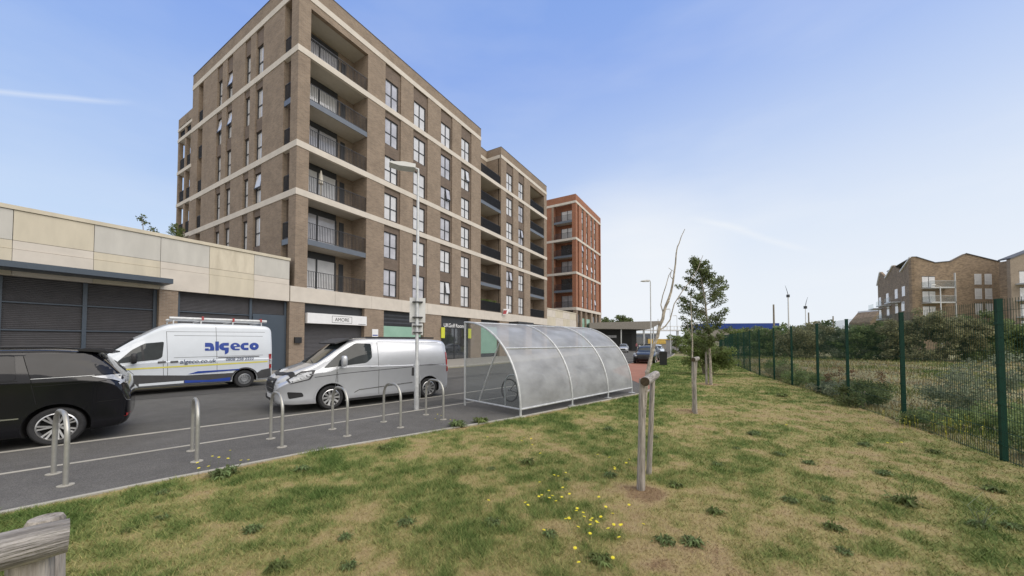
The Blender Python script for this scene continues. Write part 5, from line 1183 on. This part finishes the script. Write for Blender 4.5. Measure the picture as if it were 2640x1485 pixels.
# ---- white high-roof van
HD2 = (-.6294, -.7771); HW2 = 1.0
wv = vehicle('white_van', (-10.55, 13.97), HD2, HW2, 'white high-roof van with blue lettering, yellow stripe and roof rack parked by the dark gates', 'van')
keys = [(-.94, .45, 1.1, .90, 2.10, .80, .10, .03), (-.92, .33, 1.1, .94, 2.3, .83, .13, .03), (-.86, .29, 1.1, .97, 2.42, .85, .15, .04), (-.7, .27, 1.1, .99, 2.48, .86, .16, .04), (0, .25, 1.1, 1.0, 2.50, .87, .16, .04), (1.7, .25, 1.1, 1.0, 2.50, .87, .16, .04), (2.15, .25, 1.1, 1.0, 2.44, .86, .16, .04), (2.5, .25, 1.1, 1.0, 2.26, .84, .15, .04),
        (2.78, .25, 1.08, 1.0, 2.06, .82, .13, .04), (3.05, .25, 1.05, 1.0, 1.88, .82, .12, .04), (3.4, .25, 1.0, .99, 1.58, .84, .11, .03), (3.72, .25, .98, .97, 1.34, .86, .10, .03), (3.95, .26, .9, .95, 1.24, .83, .12, .03), (4.2, .28, .8, .90, 1.12, .75, .13, .03), (4.36, .30, .7, .82, .98, .64, .12, .03), (4.42, .38, .65, .7, .86, .5, .1, .02)]
b_, bw = body_mesh('body', shell(keys), [M['vanwhite'], M['liner']], wv, (0, 3.42), .40, HW2)
for ax in (0, 3.42):
    for sg_ in (1, -1): wheel(wv, ax, sg_*(HW2-.03), .335, .20, 'steel')
win = rounded([(3.42, 1.09), (3.05, 1.53), (2.76, 1.74), (2.30, 1.80), (2.34, 1.27), (2.45, 1.19)], .05)
decal('side_window', wv, bw, win, M['carglass'], cut=.06); decal('side_window', wv, bw, win, M['carglass'], 'right', cut=.06)
decal('windscreen', wv, bw, rounded([(2.99, -.74), (2.99, .74), (3.70, .80), (3.78, .4), (3.79, 0), (3.78, -.4), (3.70, -.80)], .05), M['carglass'], 'top', .006, .06)
decal('window_pillar', wv, bw, strip([(2.78, 1.16), (2.83, 1.68)], .05), M['black'], lift=.009)
cl_ = [(3.02, .70), (1.72, .60), (.42, .60)]+[(.46*math.cos(a), .335+.46*math.sin(a)) for a in np.linspace(.62, math.pi-.5, 16)]+[(-.55, .66), (-.88, .72), (-.90, .34), (-.42, .32)]+[(.415*math.cos(a), .335+.415*math.sin(a)) for a in np.linspace(math.pi-.0, .0, 16)]+[(.45, .32), (2.90, .32), (3.0, .45)]
decal('side_cladding', wv, bw, cl_, M['trim'], lift=.012, cut=.12)
decal('sill', wv, bw, [(.45, .27), (.45, .315), (2.90, .315), (2.90, .27)], M['steelrim'], lift=.010)
decal('yellow_stripe', wv, bw, [(3.29, .875), (3.29, .925), (1.2, .97), (-.76, 1.02), (-.76, .965), (1.2, .915)], M['yellow'], lift=.005, cut=.2)
decal('blue_wedge', wv, bw, [(1.68, .64), (1.41, .73), (.16, .745), (.20, .70), (1.0, .67)], M['logo'], lift=.018, cut=.2)
decal('blue_wedge', wv, bw, [(1.76, .43), (1.76, .33), (.46, .31), (.46, .44), (1.1, .39)], M['logo'], lift=.018, cut=.2)
decal('white_wedge', wv, bw, [(2.88, .40), (2.88, .32), (1.78, .335), (1.78, .42)], M['vanwhite'], lift=.018, cut=.2)
for l in ([(2.24, 2.16), (2.21, 1.2), (2.19, .34)], [(.90, 2.42), (.86, .66)], [(2.24, 2.15), (-.68, 2.19)], [(3.25, 1.02), (3.0, .72)], [(2.32, 1.18), (2.30, .62)], [(-.6, 2.02), (2.05, 2.02)], [(-.6, 1.26), (2.05, 1.24)]): decal('panel_gap', wv, bw, strip(l, .012), M['seam'], lift=.003, cut=.12)
decal('door_rail', wv, bw, strip([(.84, 1.20), (-.47, 1.21)], .028), M['trim'], lift=.010)
for x in (2.45, 2.14): decal('door_handle', wv, bw, rounded([(x, 1.11), (x-.2, 1.12), (x-.2, 1.08), (x, 1.07)], .01), M['black'], lift=.022, cut=.1)
decal('tail_light', wv, bw, rounded([(-.80, 1.30), (-.90, 1.30), (-.90, .72), (-.82, .70)], .02), M['redlens'], lift=.010, cut=.05)
decal('tail_light_lens', wv, bw, [(-.82, 1.12), (-.895, 1.12), (-.895, .88), (-.82, .88)], M['lens'], lift=.014, cut=.05)
decal('grille', wv, bw, rounded([(-.6, .98), (.6, .98), (.5, .62), (-.5, .62)], .05), M['black'], 'front', .012, .06)
decal('headlight', wv, bw, rounded([(.62, .98), (.82, 1.12), (.84, .9), (.68, .78)], .03), M['lens'], 'front', .012, .06)
for sg_ in (1, -1): mirror(wv, 3.02, sg_*.97, 1.25, M['black'], sg_, 1.15)
# logo in thick rounded letters, read front to rear
def arcp(cx, cy, r, a0, a1_, n=10): return [(cx+r*math.cos(R(a)), cy+r*math.sin(R(a))) for a in np.linspace(a0, a1_, n)]
h_ = .29; LX = 1.22; LZ = 1.47
GL = []
GL.append([(0, h_), (.13, h_)]+arcp(.13, h_-.1, .1, 90, 0, 6)+[(.25, .12), (.25, 0), (0, 0), (0, .085), (.10, .085), (.10, .05), (.14, .05), (.14, .14), (0, .14)])
GL.append([(.28, h_+.05), (.38, h_+.05), (.38, 0), (.28, 0)])
GL.append([(.66, h_), (.53, h_)]+arcp(.53, h_/2, h_/2, 90, 270, 12)+[(.55, 0), (.55, -.16)]+arcp(.55, -.03, .11, 280, 350, 4)+[(.66, 0), (.66, .11), (.52, .11), (.52, .18), (.66, .18)])
GL.append(arcp(.85, h_/2, h_/2, -6, 90, 9)+arcp(.85, h_/2, h_/2, 90, 270, 12)+[(.98, 0), (.98, .06), (.84, .06), (.84, .118)])
GL.append([(1.25, h_), (1.15, h_)]+arcp(1.15, h_/2, h_/2, 90, 270, 12)+[(1.25, 0), (1.25, .095), (1.12, .095), (1.12, .195), (1.25, .195)])
lg = MB()
def put(poly, m_=0, lift=.012):
    P = []
    for x, z in poly:
        q = (LX-x*1.06, LZ+z)
        if not P or (Vector(q)-Vector(P[-1])).length > 1e-4: P.append(q)
    F = [tuple(f) for f in tessellate_polygon([[Vector((a, b, 0)) for a, b in P]])]; vs = []
    for X, Z in P:
        h = bw.ray_cast(Vector((X, 3, Z)), Vector((0, -1, 0))); vs.append((X, h[0].y+lift, Z))
    lg.add(vs, F, m_)
for p in GL: put(p)
put(arcp(1.43, h_/2, h_/2+.002, 0, 345, 26)); put(arcp(1.43, h_/2, .035, 0, 340, 14), 1, .016); put([(.80, .165), (.90, .165), (.87, .215), (.82, .215)], 1, .016)
lg.build('logo_lettering', [M['logo'], M['vanwhite']], wv, fix=False)
text_side('lettering', 'algeco.co.uk', .20, 1.90, 1.03, M['navy'], wv, bw, shear=.15, offset=.0025, sx_=1.0)
text_side('lettering', '0808 258 2222', .155, .62, 1.075, M['navy'], wv, bw, shear=.15, offset=.002, sx_=.95)
rk = empty('roof_rack', (0, 0, 0)); rk.parent = wv
for i, x in enumerate((-.6, .35, 1.3, 2.05)): MB().tube([(x, -.7, 2.42), (x, -.7, 2.56), (x, .7, 2.56), (x, .7, 2.42)], .02, 8).build('crossbar', M['galv'], rk)
MB().tube([(-.8, .62, 2.64), (2.15, .62, 2.64)], .06, 12).build('conduit_tube', M['galv'], rk, smooth=True)
MB().tube([(-.8, -.3, 2.62), (2.1, -.3, 2.62)], .03).tube([(-.8, -.6, 2.62), (2.1, -.6, 2.62)], .03).build('ladder', M['galv'], rk, smooth=True)
MB().box(-.62, -.56, .5, .7, 2.6, 2.74).box(1.22, 1.28, .5, .7, 2.6, 2.74).box(.3, .36, .52, .72, 2.58, 2.72).build('clamp', M['redlens'], rk)
# ---- black people carrier
HD3 = (-.7206, -.6933); HW3 = .90
bc = vehicle('black_car', (-7.92, 6.19), HD3, HW3, 'glossy black people carrier with tinted windows and rear spoiler at the left edge', 'car')
keys = [(-.85, .40, .68, .60, .80, .5, .08, .03), (-.835, .32, .68, .72, .92, .60, .08, .03), (-.80, .27, .7, .80, 1.02, .66, .10, .03), (-.745, .24, .85, .855, 1.16, .72, .10, .03), (-.66, .22, .98, .875, 1.28, .70, .10, .04), (-.52, .21, 1.05, .89, 1.46, .68, .11, .04), (-.38, .20, 1.08, .90, 1.60, .67, .12, .04), (-.2, .20, 1.10, .90, 1.665, .68, .12, .04), (.3, .18, 1.10, .90, 1.70, .70, .12, .04), (1.6, .18, 1.08, .90, 1.70, .70, .12, .04), (2.2, .18, 1.02, .90, 1.58, .68, .12, .04), (2.8, .18, .95, .90, 1.25, .70, .1, .04), (3.3, .18, .85, .88, 1.0, .70, .1, .04), (3.75, .22, .65, .78, .8, .55, .1, .03), (3.9, .3, .5, .6, .66, .4, .08, .02)]
b_, bb_ = body_mesh('body', shell(keys, .04), [M['carblack'], M['liner']], bc, (0, 2.88), .385, HW3)
for ax in (0, 2.88):
    for sg_ in (1, -1): wheel(bc, ax, sg_*(HW3-.01), .325, .232, 'multi', .22)
qw = rounded([(.41, 1.60), (.30, 1.18), (-.66, 1.20), (-.50, 1.40), (-.30, 1.58)], .04)
decal('rear_side_window', bc, bb_, qw, M['tintglass'], cut=.05); decal('rear_side_window', bc, bb_, qw, M['tintglass'], 'right', cut=.05)
decal('door_window', bc, bb_, rounded([(1.75, 1.56), (.50, 1.58), (.44, 1.16), (1.95, 1.12)], .05), M['tintglass'], cut=.06)
decal('rear_window', bc, bb_, rounded([(-.60, 1.50), (.60, 1.50), (.66, 1.20), (-.66, 1.20)], .05), M['tintglass'], 'rear', .006, .06)
decal('tail_lamp', bc, bb_, rounded([(-.36, 1.165), (-.70, 1.18), (-.80, 1.08), (-.79, 1.0), (-.62, 1.09)], .02), M['lens'], lift=.012, cut=.04)
decal('reflector', bc, bb_, [(-.80, .44), (-.85, .44), (-.85, .39), (-.80, .39)], M['redlens'], lift=.01, cut=.04)
decal('window_trim', bc, bb_, strip([(.30, 1.165), (-.40, 1.185)], .008), M['galv'], lift=.006)
decal('sill_trim', bc, bb_, strip([(1.8, .52), (.40, .52)], .02), M['chrome'], lift=.012)
for l in ([(.43, 1.62), (.30, 1.18), (.23, .74)], [(.26, 1.04), (-.55, 1.08)], [(1.9, 1.12), (.43, 1.14)], [(-.45, .70), (-.80, .72)]): decal('panel_gap', bc, bb_, strip(l, .010), M['liner'], lift=.003, cut=.08)
sp = MB().prism([(-.16, 1.675), (-.36, 1.66), (-.60, 1.60), (-.60, 1.575), (-.36, 1.61), (-.18, 1.63)], -.66, .66, 'y').build('spoiler', M['carblack'], bc)
MB().tube([(1.7, .60, 1.70), (.2, .60, 1.715), (-.1, .60, 1.69)], .009, 8).build('roof_rail', M['trim'], bc, smooth=True)
MB().box(-.70, -.40, .5, .62, .19, .26).build('exhaust', M['trim'], bc)
# ---- distant parked cars
def small_car(x, y, rz, m, label):
    c_ = empty('parked_car', (x, y, 0), rz, label, 'car')
    ks = [(-.8, .35, .6, .62, .78, .5, .08, .02), (-.75, .22, .7, .80, .98, .68, .1, .03), (-.5, .2, .85, .86, 1.22, .62, .1, .04), (-.1, .2, .88, .87, 1.42, .60, .12, .04), (.8, .2, .88, .87, 1.46, .60, .12, .04), (1.35, .2, .86, .87, 1.34, .60, .12, .04), (1.95, .2, .82, .87, 1.02, .66, .1, .03), (2.6, .2, .72, .85, .9, .66, .1, .03), (3.1, .22, .6, .76, .74, .55, .08, .02), (3.2, .32, .5, .6, .62, .4, .06, .02)]
    b1, bv1 = body_mesh('body', shell(ks, .12), [m, M['liner']], c_, (0, 2.5), .34, .87)
    for ax in (0, 2.5):
        for sg_ in (1, -1): wheel(c_, ax, sg_*.85, .30, .20, 'ten')
    decal('windscreen', c_, bv1, [(1.30, -.55), (1.30, .55), (1.98, .68), (2.0, 0), (1.98, -.68)], M['carglass'], 'top', .008, .1)
    for s_ in ('side', 'right'): decal('side_window', c_, bv1, [(-.3, 1.02), (-.1, 1.32), (1.1, 1.36), (1.75, 1.0)], M['carglass'], s_, .008, .1)
    decal('grille', c_, bv1, [(-.45, .62), (.45, .62), (.4, .4), (-.4, .4)], M['black'], 'front', .01, .1)
    decal('headlight', c_, bv1, [(-.72, .74), (-.5, .72), (-.5, .62), (-.70, .62)], M['lens'], 'front', .012, .1); decal('headlight', c_, bv1, [(.72, .74), (.5, .72), (.5, .62), (.70, .62)], M['lens'], 'front', .012, .1)
    return c_
small_car(12.0, 31.5, math.atan2(-29, -13.5), M['carblack'], 'dark parked car facing the camera, just beyond the far end of the shelter')
small_car(14.4, 36.5, math.atan2(-29, -13.5), M['trim'], 'grey car parked behind the dark one, next to the bin')
small_car(19.6, 62, math.atan2(-29, -10.5), M['silver'], 'small pale car in front of the station building')
small_car(17.6, 43, math.atan2(-29, -13), M['vanwhite'], 'white car third in the row of parked cars beyond the shelter')
small_car(25.5, 66, math.atan2(-29, -13), M['jean'], 'dark blue car waiting by the yellow banner')
small_car(22.8, 74, R(10), M['tintglass'], 'dark car parked side-on under the station canopy')
lo_ = empty('retail_shed', (34, 112, 0), 0, 'low dark grey shed filling the gap under the white footbridge', 'building')
MB().box(-12, 12, 0, 8, 0, 4.2).build('wall', M['bluegrey'], lo_); MB().box(-12.2, 12.2, -.2, 8.2, 4.2, 4.6).build('roof', M['galv'], lo_); MB().box(-8, 9, -.06, -.01, .6, 3.2).build('glazing', M['glass_dark'], lo_)
# ------------------------------------------------------------------ street furniture and signs
bn = empty('litter_bin', (11.5, 26.9, 0), R(-20), 'black square litter bin at the edge of the lawn by the red paving', 'bin')
MB().prism([(-.24, .02), (.24, .02), (.27, .92), (-.27, .92)], -.25, .25, 'y').build('body', M['black'], bn)
MB().prism([(-.29, .925), (.29, .925), (.28, 1.0), (.16, 1.07), (-.16, 1.07), (-.28, 1.0)], -.27, .27, 'y').build('lid', M['black'], bn)
def onfront(x, y, z): # point on the block's street front frame
    return (CX+.5155*x-.8569*y*1, CY+.8569*x+.5155*y, z)
sgn = empty('shop_sign', onfront(.72, -.2, 0), RZ, 'long white shop sign box reading AMORE above the closed roller shutter', 'sign')
MB().box(0, 4.3, 0, .30, 2.98, 3.64).build('sign_box', M['white'], sgn)
fb_ = MB(); x0, x1, z0, z1 = 1.62, 3.10, 3.08, 3.54
fb_.box(x0, x1, -.006, -.001, z0, z0+.02).box(x0, x1, -.006, -.001, z1-.02, z1).box(x0, x0+.02, -.006, -.001, z0+.02, z1-.02).box(x1-.02, x1, -.006, -.001, z0+.02, z1-.02).box(3.6, 4.2, -.006, -.001, 3.04, 3.07).build('sign_border', M['black'], sgn)
me = text_mesh('AMORE', .34, .002, 0, .0, 'CENTER', .92); me.materials.append(M['black']); o = bpy.data.objects.new('lettering', me); COL.objects.link(o); o.parent = sgn; o.location = (2.36, -.006, 3.19); o.rotation_euler = (R(90), 0, 0)
s2 = empty('shop_sign', onfront(13.7, .25, 0), RZ, 'white lettering of a golf shop on the dark panel over the glazed front', 'sign')
me = text_mesh('UKGolf Room', .52, .004, 0, .006, 'LEFT', 1.0); me.materials.append(M['white']); o = bpy.data.objects.new('lettering', me); COL.objects.link(o); o.parent = s2; o.location = (.1, 0, 3.22); o.rotation_euler = (R(90), 0, 0)
for x, l in ((13.35, 'yellow-green projecting sign at the left of the golf shop'), (17.4, 'yellow-green projecting sign at the right of the golf shop, seen through the shelter')):
    e = empty('blade_sign', onfront(x, -.05, 0), RZ, l, 'sign'); MB().box(-.24, .24, -.06, .0, 2.15, 3.15).build('panel', M['yellowsign'], e); MB().box(-.03, .03, .0, .3, 2.9, 2.94).build('bracket', M['dark'], e)
e = empty('notice_board', onfront(5.9, -.01, 0), RZ, 'small white notice fixed to the brick pier right of the shutter', 'sign')
MB().box(-.28, .26, -.03, .0, 1.9, 2.75).build('board', M['white'], e); MB().box(-.24, .22, -.036, -.031, 2.25, 2.33).build('print', M['logo'], e)
e = empty('wall_box', onfront(.22, -.01, 0), RZ, 'small dark square box on the brick pier above the silver van bonnet', 'wall box')
MB().box(-.2, .2, -.14, .0, 1.72, 2.08).build('box', M['black'], e)
e = empty('timber_board', (-13.0, 14.2, 0), RZ, 'upright pale timber board standing behind the white van windscreen', 'board')
MB().box(-.14, .14, 0, .05, .1, 2.36).build('panel', M['orange'], e)
e = empty('road_cone', (-8.5, 15.2, 0), 0, 'small yellow cone between the two vans', 'cone')
MB().lathe([(.18, 0), (.18, .03), (.11, .04), (.03, .46), (.0, .47)], (0, 0, 0), 'z', 16).build('cone', M['yellow'], e)
# parasol, flag, plants on balconies
e = empty('parasol', onfront(2.0, .75, 11.42), RZ, 'folded cream parasol on the third balcony of the brown block corner', 'parasol')
MB().lathe([(.03, 0), (.03, 1.1), (.17, 1.15), (.13, 1.5), (.04, 2.05), (.0, 2.08)], (0, 0, 0), 'z', 14).build('canopy', M['cream'], e, smooth=True)
e = empty('flag', onfront(23.6, -.2, 4.95), RZ, 'small red and white flag hanging outside a first floor balcony', 'flag')
MB().add([(0, 0, 0), (.7, -.3, .25), (.95, -.35, .8), (.1, -.05, .75)], [(0, 1, 2, 3)]).build('cloth', M['white'], e); MB().add([(0, -.012, .1), (.45, -.21, .2), (.6, -.23, .62), (.1, -.07, .6)], [(0, 1, 2, 3)]).build('red_field', M['redlens'], e); MB().tube([(0, .1, 0), (0, 0, .9)], .012).build('staff', M['galv'], e)
xg = onfront(21.5, .3, 6.35); shrub('balcony_plant', xg, [(0, 0, 0, .5, .8, .12), (.5, .85, 0, .4, .6, .14), (-.6, -.9, 0, .4, .6, .12)], 30, .14, 1300, .05, 'leaf_b', 'bright green plants along the first floor balcony rail', 71, 'plants', stems=False)
# masts on the skyline
def mast(u, Y, zt, r, label, m, arm=0):
    e = empty('mast', ((u-1320)/910*Y, Y, 0), 0, label, 'mast'); MB().tube([(0, 0, 0), (0, 0, zt)], [r, r*.7], 8).build('pole', M[m], e)
    if arm: MB().tube([(0, 0, zt-.1), (-.25*arm, 0, zt+.9), (-.6*arm, 0, zt+2.0)], [.06, .05, .02], 6).build('arm', M['dark'], e); MB().box(-.25, .25, -.2, .2, zt-.7, zt-.1).build('lantern', M['dark'], e)
mast(2034, 80, 12.6, .16, 'tallest pale mast with a curved tip on the skyline', 'signback', 1)
mast(2078, 80, 10.0, .10, 'shorter grey mast with a lamp and bent tip on the skyline', 'signback', -1)
mast(1996, 70, 9.2, .20, 'plain brown pole left of the tall mast', 'bark')
mast(2086, 70, 7.6, .16, 'short brown pole right of the second mast', 'bark')
mast(2149, 70, 6.9, .14, 'stub of a brown pole showing above the bushes', 'bark')
e = empty('street_lamp', (80.4, 66, 0), 0, 'pale street lamp in front of the zigzag roofed block', 'street lamp')
MB().tube([(0, 0, 0), (0, 0, 12.2), (-1.2, 0, 12.5)], [.10, .07, .05], 8).build('column', M['signback'], e); MB().box(-1.8, -1.0, -.15, .15, 12.42, 12.56).build('lantern', M['white'], e)
# people by the station
def person(x, y, h, top, leg, label, seed):
    e = empty('person', (x, y, 0), R(30*seed), label, 'person'); k = h/1.72
    J = [(0, 0, .95), (0, 0, 1.15), (0, 0, 1.40), (0, 0, 1.50), (0, 0, 1.60), (0, 0, 1.70), (.19, 0, 1.40), (.24, .03, 1.12), (.25, .10, .88), (-.19, 0, 1.40), (-.24, -.03, 1.12), (-.25, .08, .88), (.09, 0, .90), (.11, .10, .50), (.12, .04, .06), (.12, .16, .03), (-.09, 0, .90), (-.11, -.06, .50), (-.12, -.18, .08), (-.12, -.07, .03)]
    E_ = [(0, 1), (1, 2), (2, 3), (3, 4), (4, 5), (2, 6), (6, 7), (7, 8), (2, 9), (9, 10), (10, 11), (0, 12), (12, 13), (13, 14), (14, 15), (0, 16), (16, 17), (17, 18), (18, 19)]
    rad = [.13, .12, .13, .05, .09, .07, .06, .045, .035, .06, .045, .035, .085, .06, .04, .035, .085, .06, .04, .035]
    me = bpy.data.meshes.new('body'); me.from_pydata([(a*k, b*k, c_*k) for a, b, c_ in J], E_, []); o = bpy.data.objects.new('body', me); COL.objects.link(o); o.parent = e
    md = o.modifiers.new('skin', 'SKIN')
    for i, v in enumerate(me.skin_vertices[0].data if me.skin_vertices else []): v.radius = (rad[i], rad[i]*.8)
    return e, o, k
def finish(e, o, k, rad, top, leg):
    pass
def person2(x, y, h, top, leg, label, seed):
    # one continuous lofted figure: feet, legs, torso, arms, neck and head grown from a joint skeleton
    e, o, k = person(x, y, h, top, leg, label, seed)
    if not o.data.skin_vertices:
        bm = bmesh.new(); bm.from_mesh(o.data); ly = bm.verts.layers.skin.verify(); bm.verts.ensure_lookup_table()
        rad = [.13, .12, .13, .05, .09, .07, .06, .045, .035, .06, .045, .035, .085, .06, .04, .035, .085, .06, .04, .035]
        for i, v in enumerate(bm.verts): v[ly].radius = (rad[i], rad[i]*.8); v[ly].use_root = (i == 0)
        bm.to_mesh(o.data); bm.free()
    s_ = o.modifiers.new('sub', 'SUBSURF'); s_.levels = 1; s_.render_levels = 1
    dg = bpy.context.evaluated_depsgraph_get(); dg.update(); nm = bpy.data.meshes.new_from_object(o.evaluated_get(dg)); o.modifiers.clear(); o.data = nm; nm.materials.clear()
    for m_ in (M['skin'], top, leg): nm.materials.append(m_)
    for p in nm.polygons:
        z = p.center.z/k; p.material_index = 0 if z > 1.47 or (z < .93 and abs(p.center.x) > .2*k) else (1 if z > .92 else 2)
    nm.polygons.foreach_set('use_smooth', [True]*len(nm.polygons)); nm.update()
    MB().lathe([(.0, 1.78*k), (.07, 1.76*k), (.10, 1.68*k), (.09, 1.60*k)], (0, -.01, 0), 'z', 12).build('hair', M['bark'], e, smooth=True)
person2(24.0, 68, 1.7, M['pink'], M['jean'], 'person in a pink top walking by the station building', 1)
e = empty('bollard', (22.4, 62, 0), 0, 'orange and white traffic bollard at the end of the road', 'bollard')
MB().lathe([(.16, 0), (.16, .75), (.14, .8)], (0, 0, 0), 'z', 14).build('base', M['orange'], e); MB().lathe([(.14, .8), (.14, 1.15), (.0, 1.2)], (0, 0, 0), 'z', 14).build('cap', M['white'], e)
for o in list(bpy.data.objects):
    if o.type == 'MESH' and o.users_collection == (): bpy.data.objects.remove(o)
